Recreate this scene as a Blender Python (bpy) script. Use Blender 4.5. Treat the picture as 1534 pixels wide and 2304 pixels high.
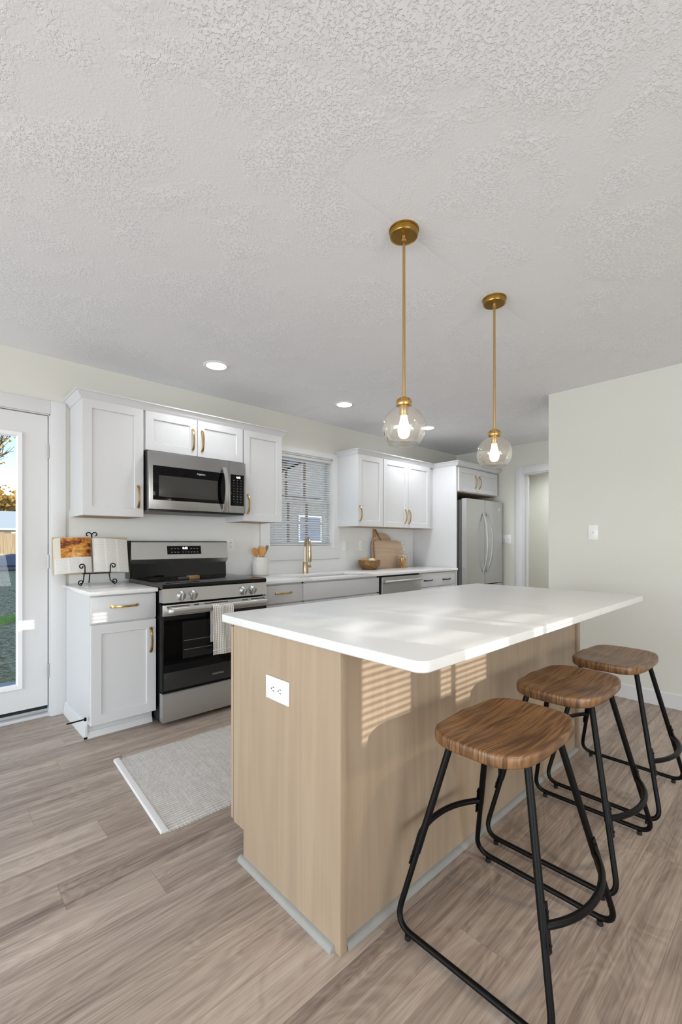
import bpy, bmesh, math, random
from mathutils import Vector, Matrix

random.seed(7)
S = bpy.context.scene
for o in list(bpy.data.objects):
    bpy.data.objects.remove(o)
COL = S.collection
PI = math.pi

# ------------------------------------------------------------------ camera
cam_data = bpy.data.cameras.new('camera')
cam_data.sensor_width = 36.0
cam_data.sensor_fit = 'AUTO'
cam_data.lens = 1002.0 / 2304.0 * 36.0
cam_data.shift_y = (1221.7 - 1152.0) / 2304.0
cam_data.clip_start = 0.05
cam = bpy.data.objects.new('camera', cam_data)
COL.objects.link(cam)
cam.location = (0, 0, 1.175)
cam.rotation_euler = (PI / 2, 0, -0.7526)
S.camera = cam

# ------------------------------------------------------------------ colour management
S.view_settings.view_transform = 'Standard'
S.view_settings.look = 'None'
S.view_settings.gamma = 1.0
S.view_settings.use_curve_mapping = False
S.view_settings.exposure = 0.06

# ------------------------------------------------------------------ world, sun, added room fill
world = bpy.data.worlds.new('world')
S.world = world
world.use_nodes = True
wn = world.node_tree
wn.nodes.clear()
wo = wn.nodes.new('ShaderNodeOutputWorld')
wb = wn.nodes.new('ShaderNodeBackground')
ws = wn.nodes.new('ShaderNodeTexSky')
ws.sky_type = 'NISHITA'
ws.sun_disc = False
ws.sun_elevation = math.radians(9)
ws.sun_rotation = math.radians(158)
ws.air_density = 1.0
ws.dust_density = 0.0
ws.ozone_density = 2.0
wb.inputs[1].default_value = 0.31
wn.links.new(ws.outputs[0], wb.inputs[0])
wn.links.new(wb.outputs[0], wo.inputs[0])


def lamp(name, kind, loc, energy, color, direction=None, **kw):
    d = bpy.data.lights.new(name, kind)
    d.energy = energy
    d.color = color
    for k, v in kw.items():
        setattr(d, k, v)
    o = bpy.data.objects.new(name, d)
    COL.objects.link(o)
    o.location = loc
    if direction is not None:
        o.rotation_euler = Vector(direction).to_track_quat('-Z', 'Y').to_euler()
    return o


SUN_DIR = Vector((-0.20, 1.0, -0.150)).normalized()
lamp('sun', 'SUN', (4, -8, 3), 3.6, (1.0, 0.955, 0.89), SUN_DIR, angle=math.radians(0.15))
# added fill lamps by the unseen living-side openings, tilted up towards the ceiling
lamp('fill_left', 'AREA', (-5.30, 0.9, 1.15), 235, (0.84, 0.925, 1.0), (1, 0.0, 0.55), shape='RECTANGLE', size=4.4, size_y=1.9)
lamp('fill_rear', 'AREA', (-0.6, -3.85, 1.15), 135, (0.92, 0.955, 1.0), (0.15, 1, 0.6), shape='RECTANGLE', size=3.6, size_y=1.9)


# ------------------------------------------------------------------ materials
def lin(c):
    if isinstance(c, str):
        c = [int(c[i:i + 2], 16) / 255 for i in (0, 2, 4)]
    return tuple(((x / 12.92) if x <= 0.04045 else ((x + 0.055) / 1.055) ** 2.4) for x in c)


class NT:
    """thin wrapper that makes node wiring short"""

    def __init__(self, name):
        self.m = bpy.data.materials.new(name)
        self.m.use_nodes = True
        self.t = self.m.node_tree
        self.t.nodes.clear()
        self.out = self.t.nodes.new('ShaderNodeOutputMaterial')

    def n(self, typ, **kw):
        nd = self.t.nodes.new('ShaderNode' + typ)
        for k, v in kw.items():
            setattr(nd, k, v)
        return nd

    def l(self, a, b):
        self.t.links.new(a, b)

    def val(self, x, sock):
        if isinstance(x, (int, float)):
            sock.default_value = x
        elif isinstance(x, (tuple, list, Vector)):
            x = tuple(x)
            if len(sock.default_value) == 4 and len(x) == 3:
                x = x + (1.0,)
            sock.default_value = x
        else:
            self.l(x, sock)

    def math(self, op, a, b=None, c=None):
        nd = self.n('Math', operation=op)
        for i, x in enumerate((a, b, c)):
            if x is not None:
                self.val(x, nd.inputs[i])
        return nd.outputs[0]

    def vec(self, x, y, z):
        nd = self.n('CombineXYZ')
        for i, q in enumerate((x, y, z)):
            self.val(q, nd.inputs[i])
        return nd.outputs[0]

    def obj(self):
        tc = self.n('TexCoord')
        sp = self.n('SeparateXYZ')
        self.l(tc.outputs['Object'], sp.inputs[0])
        return tc.outputs['Object'], sp.outputs[0], sp.outputs[1], sp.outputs[2]

    def noise(self, v, scale=5, detail=3, rough=0.5, dist=0.0):
        nd = self.n('TexNoise')
        self.val(v, nd.inputs['Vector'])
        nd.inputs['Scale'].default_value = scale
        nd.inputs['Detail'].default_value = detail
        nd.inputs['Roughness'].default_value = rough
        nd.inputs['Distortion'].default_value = dist
        return nd.outputs[0]

    def ramp(self, f, stops, interp='LINEAR'):
        nd = self.n('ValToRGB')
        nd.color_ramp.interpolation = interp
        e = nd.color_ramp.elements
        while len(e) < len(stops):
            e.new(0.5)
        for i, (p, c) in enumerate(stops):
            e[i].position = p
            e[i].color = tuple(c) + (1.0,) if len(c) == 3 else c
        self.val(f, nd.inputs[0])
        return nd.outputs[0]

    def mix(self, f, a, b, mode='MIX'):
        nd = self.n('Mix', data_type='RGBA', blend_type=mode)
        self.val(f, nd.inputs[0])
        self.val(a, nd.inputs[6])
        self.val(b, nd.inputs[7])
        return nd.outputs[2]

    def bump(self, h, strength=0.3, dist=0.002):
        nd = self.n('Bump')
        nd.inputs['Strength'].default_value = strength
        nd.inputs['Distance'].default_value = dist
        self.val(h, nd.inputs['Height'])
        return nd.outputs[0]

    def pbr(self, color, rough=0.5, metal=0.0, normal=None, coat=0.0, spec=0.5, emit=None, emit_s=0.0, aniso=0.0, coat_rough=0.05):
        p = self.n('BsdfPrincipled')
        self.val(color, p.inputs['Base Color'])
        self.val(rough, p.inputs['Roughness'])
        self.val(metal, p.inputs['Metallic'])
        p.inputs['Coat Weight'].default_value = coat
        p.inputs['Coat Roughness'].default_value = coat_rough
        p.inputs['Specular IOR Level'].default_value = spec
        p.inputs['Anisotropic'].default_value = aniso
        if normal is not None:
            self.l(normal, p.inputs['Normal'])
        if emit is not None:
            self.val(emit, p.inputs['Emission Color'])
            p.inputs['Emission Strength'].default_value = emit_s
        self.l(p.outputs[0], self.out.inputs[0])
        return self.m


def plain(name, c, rough=0.5, metal=0.0, mott=0.0, scale=30, bump=0.0, coat=0.0, spec=0.5, bdist=0.001):
    """one colour with an optional faint mottling and fine relief"""
    N = NT(name)
    c = lin(c)
    v, x, y, z = N.obj()
    f = N.noise(v, scale, 4, 0.55)
    col = N.mix(f, tuple(q * (1 - mott) for q in c), tuple(min(1, q * (1 + mott)) for q in c)) if mott else c
    nm = N.bump(f, bump, bdist) if bump else None
    return N.pbr(col, rough, metal, nm, coat, spec)


M = {}
M['cabinet'] = plain('white_cabinet_paint', 'd2d2d4', 0.34, mott=0.008, scale=60, bump=0.02)
M['trim'] = plain('white_trim_paint', 'dadadb', 0.40, mott=0.008, scale=40, bump=0.02)
M['wall'] = plain('greige_wall_paint', 'd8d7cf', 0.72, mott=0.012, scale=90, bump=0.05)
M['splash'] = plain('pale_backsplash_slab', 'e4e4e4', 0.25, mott=0.02, scale=3)
M['vinyl'] = plain('white_vinyl', 'efeff2', 0.35)
M['blind'] = plain('white_blind_vinyl', 'f4f4f4', 0.45)
N_ = M['blind'].node_tree
b_ = [n for n in N_.nodes if n.type == 'BSDF_PRINCIPLED'][0]
t_ = N_.nodes.new('ShaderNodeBsdfTranslucent')
t_.inputs[0].default_value = (0.9, 0.9, 0.9, 1)
x_ = N_.nodes.new('ShaderNodeMixShader')
x_.inputs[0].default_value = 0.35
N_.links.new(b_.outputs[0], x_.inputs[1])
N_.links.new(t_.outputs[0], x_.inputs[2])
N_.links.new(x_.outputs[0], [n for n in N_.nodes if n.type == 'OUTPUT_MATERIAL'][0].inputs[0])
M['plate'] = plain('white_plastic_plate', 'eeeeec', 0.30)
M['slot'] = plain('dark_slot', '3a3836', 0.5)
M['black_metal'] = plain('black_powder_coat', '040404', 0.45, spec=0.22)
M['black_plastic'] = plain('black_plastic', '0b0b0c', 0.35)
M['rubber'] = plain('black_rubber', '101010', 0.6)
M['gray_plastic'] = plain('gray_plastic', '6d6d6b', 0.5)
M['black_glass'] = plain('black_glass', '040405', 0.05, spec=0.22)
M['cooktop'] = plain('black_ceramic_glass', '060607', 0.08, spec=0.4)
M['oven_window'] = plain('oven_window_glass', '1a1a1a', 0.10, spec=0.25)
M['mesh_window'] = plain('microwave_window_mesh', '353432', 0.22, mott=0.2, scale=900)
M['ceramic'] = plain('off_white_stoneware', 'd6d3cc', 0.40, mott=0.04, scale=25)
M['sink'] = plain('white_sink', 'd7d7d6', 0.25)
M['egg_tan'] = plain('tan_eggshell', 'd9a667', 0.5, mott=0.05)
M['egg_cream'] = plain('cream_eggshell', 'f0dfc2', 0.5, mott=0.03)
M['toe_paint'] = plain('white_toe_paint', 'dcdcda', 0.45)
M['shoe_gray'] = plain('gray_shoe_moulding', '9b9a95', 0.55, mott=0.12, scale=14)
M['threshold'] = plain('pale_threshold', 'd5d5d6', 0.4)
M['pan_dark'] = plain('dark_gap', '141312', 0.7)
M['wood_under'] = plain('raw_cabinet_underside', 'a58a6c', 0.6, mott=0.1)
M['cover'] = plain('cream_book_cover', 'c9b48c', 0.55, mott=0.08)
M['paper'] = plain('book_paper', 'e6e3df', 0.7, mott=0.02)
M['paper_edge'] = plain('book_page_edges', 'd9d2c4', 0.8, mott=0.1, scale=250)
M['hinge'] = plain('satin_nickel', 'a9a8a5', 0.35, 0.9)
M['white_mark'] = plain('white_print', 'dadada', 0.5)
M['gray_mark'] = plain('gray_print', '8d8d8d', 0.5)
M['badge'] = plain('pale_badge', 'd9d9d7', 0.3, 0.3)


def brushed(name, c, rough=0.28, axis=0, amount=0.10, metal=1.0):
    N = NT(name)
    v, x, y, z = N.obj()
    sc = [260, 260, 260]
    sc[axis] = 2.0
    vv = N.vec(N.math('MULTIPLY', x, sc[0]), N.math('MULTIPLY', y, sc[1]), N.math('MULTIPLY', z, sc[2]))
    f = N.noise(vv, 1.0, 3, 0.6)
    c = lin(c)
    col = N.mix(f, tuple(q * (1 - amount) for q in c), tuple(min(1, q * (1 + amount)) for q in c))
    rg = N.math('MULTIPLY_ADD', f, 0.10, rough - 0.05)
    return N.pbr(col, rg, metal, N.bump(f, 0.05, 0.0004))


M['steel'] = brushed('brushed_stainless', 'c4c4c3', 0.40, 0, 0.03)
M['steel_mw'] = brushed('microwave_stainless', 'a9a9a8', 0.30, 0, 0.03)
M['steel_v'] = brushed('brushed_stainless_upright', 'cfcfcf', 0.33, 2, 0.03)
M['steel_dark'] = brushed('dark_stainless', 'b0b0b0', 0.33, 0, 0.03)
M['chrome'] = plain('polished_metal', 'c9c9c8', 0.14, 1.0)
M['dark_pull'] = plain('dark_nickel', '4a4744', 0.3, 1.0)
M['brass'] = brushed('brushed_brass', 'c8a56a', 0.30, 2, 0.06)
M['brass_dark'] = brushed('aged_brass', 'a98542', 0.30, 2, 0.12)
M['champagne'] = brushed('champagne_bronze', 'bba588', 0.27, 2, 0.05)


def wood(name, dark, mid, light, axis=0, scale=1.0, rough=0.4, rings=6.0, contrast=1.0, coat=0.0, streak=40.0, stretch=13.0, zs=1.0):
    """long grain along one axis: stretched noise for pores, wavy bands for figure"""
    N = NT(name)
    v, x, y, z = N.obj()
    if zs != 1.0:
        z = N.math('MULTIPLY', z, zs)
    s1 = [streak] * 3
    s1[axis] = streak / 40
    fine = N.noise(N.vec(N.math('MULTIPLY', x, s1[0] * scale), N.math('MULTIPLY', y, s1[1] * scale), N.math('MULTIPLY', z, s1[2] * scale)), 1.5, 5, 0.65)
    s2 = [rings] * 3
    s2[axis] = rings / stretch
    broad = N.noise(N.vec(N.math('MULTIPLY', x, s2[0] * scale), N.math('MULTIPLY', y, s2[1] * scale), N.math('MULTIPLY', z, s2[2] * scale)), 1.0, 3, 0.5, 0.6)
    bands = N.math('SINE', N.math('MULTIPLY', broad, 42.0))
    f = N.math('ADD', N.math('MULTIPLY', bands, 0.16 * contrast), N.math('ADD', N.math('MULTIPLY', N.math('SUBTRACT', fine, 0.5), 0.75 * contrast), N.math('MULTIPLY_ADD', N.math('SUBTRACT', broad, 0.5), 0.5 * contrast, 0.5)))
    col = N.ramp(f, [(0.15, lin(dark)), (0.5, lin(mid)), (0.85, lin(light))])
    return N.pbr(col, rough, 0, N.bump(fine, 0.06, 0.0006), coat)


M['maple'] = wood('clear_maple', '998471', 'a9947d', 'b5a18a', 2, 1.0, 0.42, 5.0, 0.5, streak=60)
M['walnut'] = wood('walnut_stool_wood', '4b301c', '745234', '97724c', 0, 1.0, 0.38, 26.0, 1.1, streak=110, stretch=16, zs=0.12)
M['board_wood'] = wood('pale_board_wood', 'a98c70', 'bda389', 'cbb39a', 0, 1.0, 0.5, 8.0, 0.6)
M['board_handle'] = wood('brown_board_handle', '8a5f3c', 'a97c54', 'c09468', 2, 1.0, 0.5, 8, 0.6)
M['bowl_wood'] = wood('acacia_bowl_wood', '543715', '7b5729', '99733d', 0, 1.6, 0.42, 14, 0.9)
M['spoon_wood'] = wood('honey_spoon_wood', '9c6a2f', 'c08a48', 'd4a562', 2, 1.4, 0.5, 14, 0.6)
M['spoon_gray'] = wood('weathered_spoon_wood', '7b6a58', '93806c', 'a8947e', 2, 1.4, 0.55, 14, 0.6)
M['block_wood'] = wood('scrub_block_wood', '5d4126', '8a6742', 'a37d54', 0, 1.6, 0.5, 14, 0.8)


def quartz(name, c, rough=0.12):
    N = NT(name)
    v, x, y, z = N.obj()
    a = N.noise(v, 2.2, 6, 0.62, 1.4)
    vein = N.math('SUBTRACT', 1.0, N.math('MINIMUM', N.math('MULTIPLY', N.math('ABSOLUTE', N.math('SUBTRACT', a, 0.5)), 26.0), 1.0))
    mask = N.noise(v, 1.1, 2, 0.5)
    vein = N.math('MULTIPLY', vein, N.math('MULTIPLY', N.math('MAXIMUM', N.math('SUBTRACT', mask, 0.47), 0.0), 0.8))
    speck = N.noise(v, 420, 2, 0.5)
    base = N.mix(speck, tuple(q * 0.965 for q in lin(c)), lin(c))
    col = N.mix(vein, base, lin('b4b0aa'))
    return N.pbr(col, rough, 0, None, 0.0, 0.5)


M['quartz'] = quartz('white_quartz', 'e1e1e0', 0.30)
M['quartz_back'] = quartz('white_quartz_perimeter', 'ecebea', 0.16)


def floor_material():
    N = NT('wood_plank_flooring')
    v, x, y, z = N.obj()
    W, L = 0.1487, 1.22
    ry = N.math('DIVIDE', N.math('SUBTRACT', y, 1.189 - 20 * W), W)
    row = N.math('FLOOR', ry)
    fy = N.math('SUBTRACT', ry, row)
    wn1 = N.n('TexWhiteNoise', noise_dimensions='1D')
    N.l(row, wn1.inputs['W'])
    rx = N.math('ADD', N.math('DIVIDE', x, L), N.math('MULTIPLY_ADD', wn1.outputs[0], 7.0, 40.0))
    colm = N.math('FLOOR', rx)
    fx = N.math('SUBTRACT', rx, colm)
    wn2 = N.n('TexWhiteNoise', noise_dimensions='2D')
    N.l(N.vec(row, colm, 0.0), wn2.inputs['Vector'])
    r = wn2.outputs[0]
    off = N.math('MULTIPLY', r, 60.0)
    fine = N.noise(N.vec(N.math('ADD', N.math('MULTIPLY', x, 3.2), off), N.math('MULTIPLY', y, 150.0), off), 1.0, 5, 0.7)
    mid = N.noise(N.vec(N.math('ADD', N.math('MULTIPLY', x, 1.1), off), N.math('MULTIPLY', y, 17.0), off), 1.0, 4, 0.6, 0.8)
    knot = N.noise(N.vec(N.math('ADD', N.math('MULTIPLY', x, 1.7), off), N.math('MULTIPLY', y, 6.0), off), 1.0, 2, 0.5, 1.6)
    rings = N.math('SINE', N.math('MULTIPLY', knot, 55.0))
    f = N.math('ADD', N.math('MULTIPLY', N.math('SUBTRACT', fine, 0.5), 1.0), N.math('MULTIPLY', N.math('SUBTRACT', mid, 0.5), 1.05))
    f = N.math('ADD', f, N.math('MULTIPLY', rings, 0.06))
    f = N.math('ADD', f, N.math('MULTIPLY_ADD', N.math('SUBTRACT', r, 0.5), 0.24, 0.53))
    col = N.ramp(f, [(0.08, lin('695b52')), (0.36, lin('918176')), (0.60, lin('aa9a8d')), (0.92, lin('c4b5a7'))])
    ey = N.math('MULTIPLY', N.math('MINIMUM', fy, N.math('SUBTRACT', 1.0, fy)), W)
    ex = N.math('MULTIPLY', N.math('MINIMUM', fx, N.math('SUBTRACT', 1.0, fx)), L)
    e = N.math('MINIMUM', N.math('DIVIDE', N.math('MINIMUM', ex, ey), 0.0016), 1.0)
    col = N.mix(N.math('MULTIPLY', N.math('SUBTRACT', 1.0, e), 0.45), col, lin('55483f'))
    h = N.math('ADD', N.math('MULTIPLY', e, 0.7), N.math('MULTIPLY', fine, 0.35))
    return N.pbr(col, N.math('MULTIPLY_ADD', fine, 0.14, 0.36), 0, N.bump(h, 0.22, 0.0012), 0, 0.42)


M['floor'] = floor_material()


def ceiling_material():
    N = NT('stippled_ceiling_paint')
    v, x, y, z = N.obj()
    a = N.noise(v, 105, 3, 0.55, 0.5)
    m = N.noise(v, 2.6, 4, 0.6, 0.5)
    mask = N.ramp(m, [(0.46, (0, 0, 0)), (0.60, (1, 1, 1))])
    flake = N.ramp(a, [(0.40, (0, 0, 0)), (0.50, (1, 1, 1))])
    fine = N.noise(v, 240, 3, 0.6)
    # taped drywall joint that runs over the island
    seam = N.math('MINIMUM', N.math('DIVIDE', N.math('ABSOLUTE', N.math('SUBTRACT', y, 1.143)), 0.012), 1.0)
    mk = N.math('MULTIPLY_ADD', mask, 0.92, 0.08)
    h = N.math('ADD', N.math('MULTIPLY', flake, mk), N.math('MULTIPLY', fine, 0.10))
    h = N.math('ADD', h, N.math('MULTIPLY', seam, 0.35))
    col = N.mix(N.math('MULTIPLY', flake, mk), lin('eeeef0'), lin('f5f5f7'))
    return N.pbr(col, 0.85, 0, N.bump(h, 0.6, 0.004), 0, 0.2)


M['ceiling'] = ceiling_material()


def thin_glass(name, tint=(1, 1, 1), edge=1.0, rough=0.0, base=0.04, power=3.0, haze=0.0):
    N = NT(name)
    tr = N.n('BsdfTransparent')
    N.val(tint, tr.inputs[0])
    gl = N.n('BsdfGlossy')
    gl.inputs['Roughness'].default_value = rough
    lw = N.n('LayerWeight')
    lw.inputs[0].default_value = 0.5
    f = N.math('MULTIPLY_ADD', N.math('POWER', lw.outputs['Facing'], power), edge - base, base)
    mx = N.n('MixShader')
    N.l(f, mx.inputs[0])
    src = tr.outputs[0]
    if haze:
        tl = N.n('BsdfTranslucent')
        mh = N.n('MixShader')
        mh.inputs[0].default_value = haze
        N.l(tr.outputs[0], mh.inputs[1])
        N.l(tl.outputs[0], mh.inputs[2])
        src = mh.outputs[0]
    N.l(src, mx.inputs[1])
    N.l(gl.outputs[0], mx.inputs[2])
    N.l(mx.outputs[0], N.out.inputs[0])
    return N.m


M['glass'] = thin_glass('window_pane_glass', (0.97, 0.985, 0.98), 0.35, 0.0, 0.02, 5)
M['globe'] = thin_glass('clear_globe_glass', (0.97, 0.95, 0.92), 0.95, 0.01, 0.07, 1.4, haze=0.13)
M['jar_glass'] = thin_glass('clear_jar_glass', (0.96, 0.97, 0.96), 0.75, 0.01, 0.06, 2.5)


def emitter(name, c, s):
    N = NT(name)
    e = N.n('Emission')
    e.inputs[0].default_value = tuple(c) + (1,)
    e.inputs[1].default_value = s
    N.l(e.outputs[0], N.out.inputs[0])
    return N.m


M['led'] = emitter('recessed_led', (1.0, 0.97, 0.92), 9.0)
M['bulb'] = emitter('warm_bulb', (1.0, 0.80, 0.52), 7.0)
M['digits'] = emitter('white_clock_digits', (0.85, 0.93, 1.0), 2.5)


def striped_cloth():
    N = NT('waffle_towel_cloth')
    v, x, y, z = N.obj()
    sx = N.math('SINE', N.math('MULTIPLY', x, 2 * PI / 0.0118))
    sz = N.math('SINE', N.math('MULTIPLY', z, 2 * PI / 0.0120))
    st = N.math('MULTIPLY', N.math('GREATER_THAN', sx, 0.15), N.math('MULTIPLY_ADD', N.math('GREATER_THAN', sz, -0.2), 0.55, 0.45))
    col = N.mix(N.math('MULTIPLY', st, 0.95), lin('eae7e2'), lin('85796c'))
    return N.pbr(col, 0.9, 0, N.bump(N.math('ADD', sx, N.math('MULTIPLY', sz, 0.6)), 0.35, 0.0012), 0, 0.1)


M['towel'] = striped_cloth()


def rug_material():
    N = NT('woven_cotton_rug')
    v, x, y, z = N.obj()
    sx = N.math('SINE', N.math('MULTIPLY', x, 2 * PI / 0.011))
    sy = N.math('SINE', N.math('ADD', N.math('MULTIPLY', y, 2 * PI / 0.016), N.math('MULTIPLY', N.math('GREATER_THAN', sx, 0.0), PI)))
    n = N.noise(v, 190, 3, 0.6)
    h = N.math('ADD', N.math('MULTIPLY', N.math('MULTIPLY', sx, sy), 0.5), n)
    b = N.noise(v, 30, 4, 0.7)
    col = N.mix(N.ramp(N.math('ADD', N.math('MULTIPLY', h, 0.45), N.math('MULTIPLY', b, 0.5)), [(0.30, (0, 0, 0)), (0.72, (1, 1, 1))]), lin('b9b2ab'), lin('e0dcd8'))
    return N.pbr(col, 0.95, 0, N.bump(h, 0.7, 0.003), 0, 0.1)


M['rug'] = rug_material()
M['rug_hem'] = plain('rug_hem_cotton', 'dcd9d8', 0.95, mott=0.05, scale=220, bump=0.3)


def text_page():
    """rows of faint print in three columns on paper"""
    N = NT('printed_recipe_page')
    v, x, y, z = N.obj()
    rows = N.math('GREATER_THAN', N.math('FRACT', N.math('MULTIPLY', z, 150.0)), 0.5)
    words = N.math('GREATER_THAN', N.noise(N.vec(N.math('MULTIPLY', x, 260.0), N.math('FLOOR', N.math('MULTIPLY', z, 150.0)), 0.0), 1.0, 1, 0.5), 0.44)
    cols = N.math('GREATER_THAN', N.math('FRACT', N.math('MULTIPLY', x, 13.0)), 0.16)
    k = N.math('MULTIPLY', N.math('MULTIPLY', rows, words), cols)
    col = N.mix(N.math('MULTIPLY', k, 0.42), lin('e4e1dd'), lin('948a86'))
    return N.pbr(col, 0.7)


M['page_text'] = text_page()


def food_photo():
    N = NT('printed_food_photograph')
    v, x, y, z = N.obj()
    a = N.noise(v, 13, 4, 0.6, 1.2)
    b = N.noise(N.vec(N.math('MULTIPLY', x, 14.0), N.math('MULTIPLY', y, 9.0), N.math('MULTIPLY', z, 26.0)), 1.0, 3, 0.55, 0.8)
    col = N.ramp(N.math('ADD', N.math('MULTIPLY', a, 0.55), N.math('MULTIPLY', b, 0.45)),
                 [(0.36, lin('33160e')), (0.43, lin('7a3a1c')), (0.49, lin('c07c2c')), (0.56, lin('d9a04a')), (0.63, lin('d8c4b0'))])
    return N.pbr(col, 0.35)


M['food'] = food_photo()


def pasta():
    return plain('dried_pasta', 'd29a4a', 0.55, mott=0.25, scale=70)


M['pasta'] = pasta()
M['oat'] = plain('cream_pasta', 'e6d3ac', 0.6, mott=0.1, scale=70)

# outdoors
M['ground'] = None


def ground_material():
    N = NT('leafy_gravel_ground')
    v, x, y, z = N.obj()
    a = N.noise(v, 22, 5, 0.75)
    b = N.noise(v, 1.6, 3, 0.6)
    col = N.ramp(a, [(0.32, lin('5f5342')), (0.45, lin('b9a584')), (0.55, lin('ead4ae')), (0.66, lin('ffeecb'))])
    col = N.mix(N.math('MULTIPLY', N.ramp(b, [(0.5, (0, 0, 0)), (0.7, (1, 1, 1))]), 0.35), col, lin('7d8a52'))
    return N.pbr(col, 0.95, 0, N.bump(a, 0.8, 0.03), 0, 0.1)


M['ground'] = ground_material()
M['grass'] = plain('green_grass', 'a6d65c', 0.8, mott=0.3, scale=20)
M['patio'] = plain('pale_concrete', 'cfcdd0', 0.8, mott=0.08, scale=8)
M['fence'] = wood('cedar_fence', '9a7a58', 'b89b77', 'd0b692', 2, 0.6, 0.8, 8, 0.8)
M['shed_wall'] = plain('white_shed_siding', 'e8e6e2', 0.7)
M['roof_white'] = plain('pale_metal_roof', 'f2f2f2', 0.5)
M['tarp'] = plain('blue_tarp', '5e6c90', 0.6, mott=0.15, scale=4)
M['bark'] = plain('winter_bark', '6a5a4c', 0.9, mott=0.2, scale=12)
M['leaf'] = plain('golden_leaves', 'c99a45', 0.8, mott=0.3, scale=3)
M['siding'] = plain('gray_house_siding', '7c7c80', 0.8, mott=0.05, scale=4)
M['shingle'] = plain('blue_gray_shingles', '545a68', 0.9, mott=0.2, scale=9)
M['taupe'] = plain('taupe_muntin_shade', '8b7568', 0.6, mott=0.1)
M['lawn_far'] = M['ground']

# ------------------------------------------------------------------ mesh helpers
ORG = {}          # world origin of every root object


def new_bm():
    return bmesh.new()


def box(bm, x0, x1, y0, y1, z0, z1, bev=0.0, seg=2):
    vs = [bm.verts.new((x, y, z)) for x in (x0, x1) for y in (y0, y1) for z in (z0, z1)]
    idx = [(0, 1, 3, 2), (4, 6, 7, 5), (0, 4, 5, 1), (2, 3, 7, 6), (0, 2, 6, 4), (1, 5, 7, 3)]
    fs = [bm.faces.new([vs[i] for i in f]) for f in idx]
    if bev:
        es = list({e for f in fs for e in f.edges})
        bmesh.ops.bevel(bm, geom=es, offset=bev, segments=seg, affect='EDGES', profile=0.5)
    return bm


def bx(x0, x1, y0, y1, z0, z1, bev=0.0, seg=2):
    return box(new_bm(), x0, x1, y0, y1, z0, z1, bev, seg)


def prism(bm, pts, axis, a0, a1):
    """extrude a 2-D outline along an axis (0: pts are y,z; 1: x,z; 2: x,y)"""
    def P(p, a):
        return ((a, p[0], p[1]), (p[0], a, p[1]), (p[0], p[1], a))[axis]
    A = [bm.verts.new(P(p, a0)) for p in pts]
    Bv = [bm.verts.new(P(p, a1)) for p in pts]
    n = len(pts)
    fs = [bm.faces.new(A), bm.faces.new(Bv[::-1])]
    for i in range(n):
        fs.append(bm.faces.new((A[i], A[(i + 1) % n], Bv[(i + 1) % n], Bv[i])))
    return fs


def lathe(bm, prof, c=(0, 0, 0), seg=32, mat=None):
    """revolve (r, z) pairs about the z axis"""
    rings = []
    for r, z in prof:
        if r < 1e-6:
            rings.append([bm.verts.new((0, 0, z))])
        else:
            rings.append([bm.verts.new((r * math.cos(2 * PI * k / seg), r * math.sin(2 * PI * k / seg), z)) for k in range(seg)])
    allv = [v for r in rings for v in r]
    for a, b in zip(rings, rings[1:]):
        for k in range(seg):
            q = [a[k % len(a)], a[(k + 1) % len(a)], b[(k + 1) % len(b)], b[k % len(b)]]
            u = []
            for v in q:
                if v not in u:
                    u.append(v)
            if len(u) > 2:
                bm.faces.new(u)
    if mat is not None:
        bmesh.ops.transform(bm, matrix=mat, verts=allv)
    bmesh.ops.translate(bm, vec=Vector(c), verts=allv)
    return allv


def sweep(bm, pts, sect, up=Vector((0, 0, 1)), cap=True, closed=False, scale=None):
    """carry a closed 2-D section along a polyline"""
    pts = [Vector(p) for p in pts]
    n = len(pts)
    tang = []
    for i in range(n):
        a = pts[i - 1] if (i > 0 or closed) else pts[i]
        b = pts[(i + 1) % n] if (i < n - 1 or closed) else pts[i]
        tang.append((b - a).normalized())
    t0 = tang[0]
    nrm = up - t0 * up.dot(t0)
    if nrm.length < 1e-4:
        nrm = Vector((1, 0, 0)) - t0 * t0.x
        if nrm.length < 1e-4:
            nrm = Vector((0, 1, 0))
    nrm.normalize()
    rings = []
    for i in range(n):
        t = tang[i]
        nrm = (nrm - t * nrm.dot(t)).normalized()
        bi = t.cross(nrm)
        s = scale[i] if scale else (1, 1)
        if not isinstance(s, (tuple, list)):
            s = (s, s)
        rings.append([bm.verts.new(pts[i] + nrm * (p[0] * s[0]) + bi * (p[1] * s[1])) for p in sect])
    m = len(sect)
    pairs = list(zip(rings, rings[1:])) + ([(rings[-1], rings[0])] if closed else [])
    for a, b in pairs:
        for k in range(m):
            bm.faces.new((a[k], a[(k + 1) % m], b[(k + 1) % m], b[k]))
    if cap and not closed:
        bm.faces.new(rings[0][::-1])
        bm.faces.new(rings[-1])
    return bm


def circ(r, n=12, r2=None):
    r2 = r if r2 is None else r2
    return [(r * math.cos(2 * PI * k / n), r2 * math.sin(2 * PI * k / n)) for k in range(n)]


def tube(bm, pts, r, n=12, **kw):
    return sweep(bm, pts, circ(r, n), **kw)


def rounded_path(pts, rad, seg=6):
    """polyline with its inner corners rounded off"""
    pts = [Vector(p) for p in pts]
    out = [pts[0]]
    for i in range(1, len(pts) - 1):
        p, a, b = pts[i], (pts[i - 1] - pts[i]), (pts[i + 1] - pts[i])
        r = rad[i - 1] if isinstance(rad, (list, tuple)) else rad
        r = min(r, a.length * 0.49, b.length * 0.49)
        A, Bp = p + a.normalized() * r, p + b.normalized() * r
        for k in range(seg + 1):
            t = k / seg
            out.append(A * (1 - t) ** 2 + p * 2 * t * (1 - t) + Bp * t * t)
    out.append(pts[-1])
    return out


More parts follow.
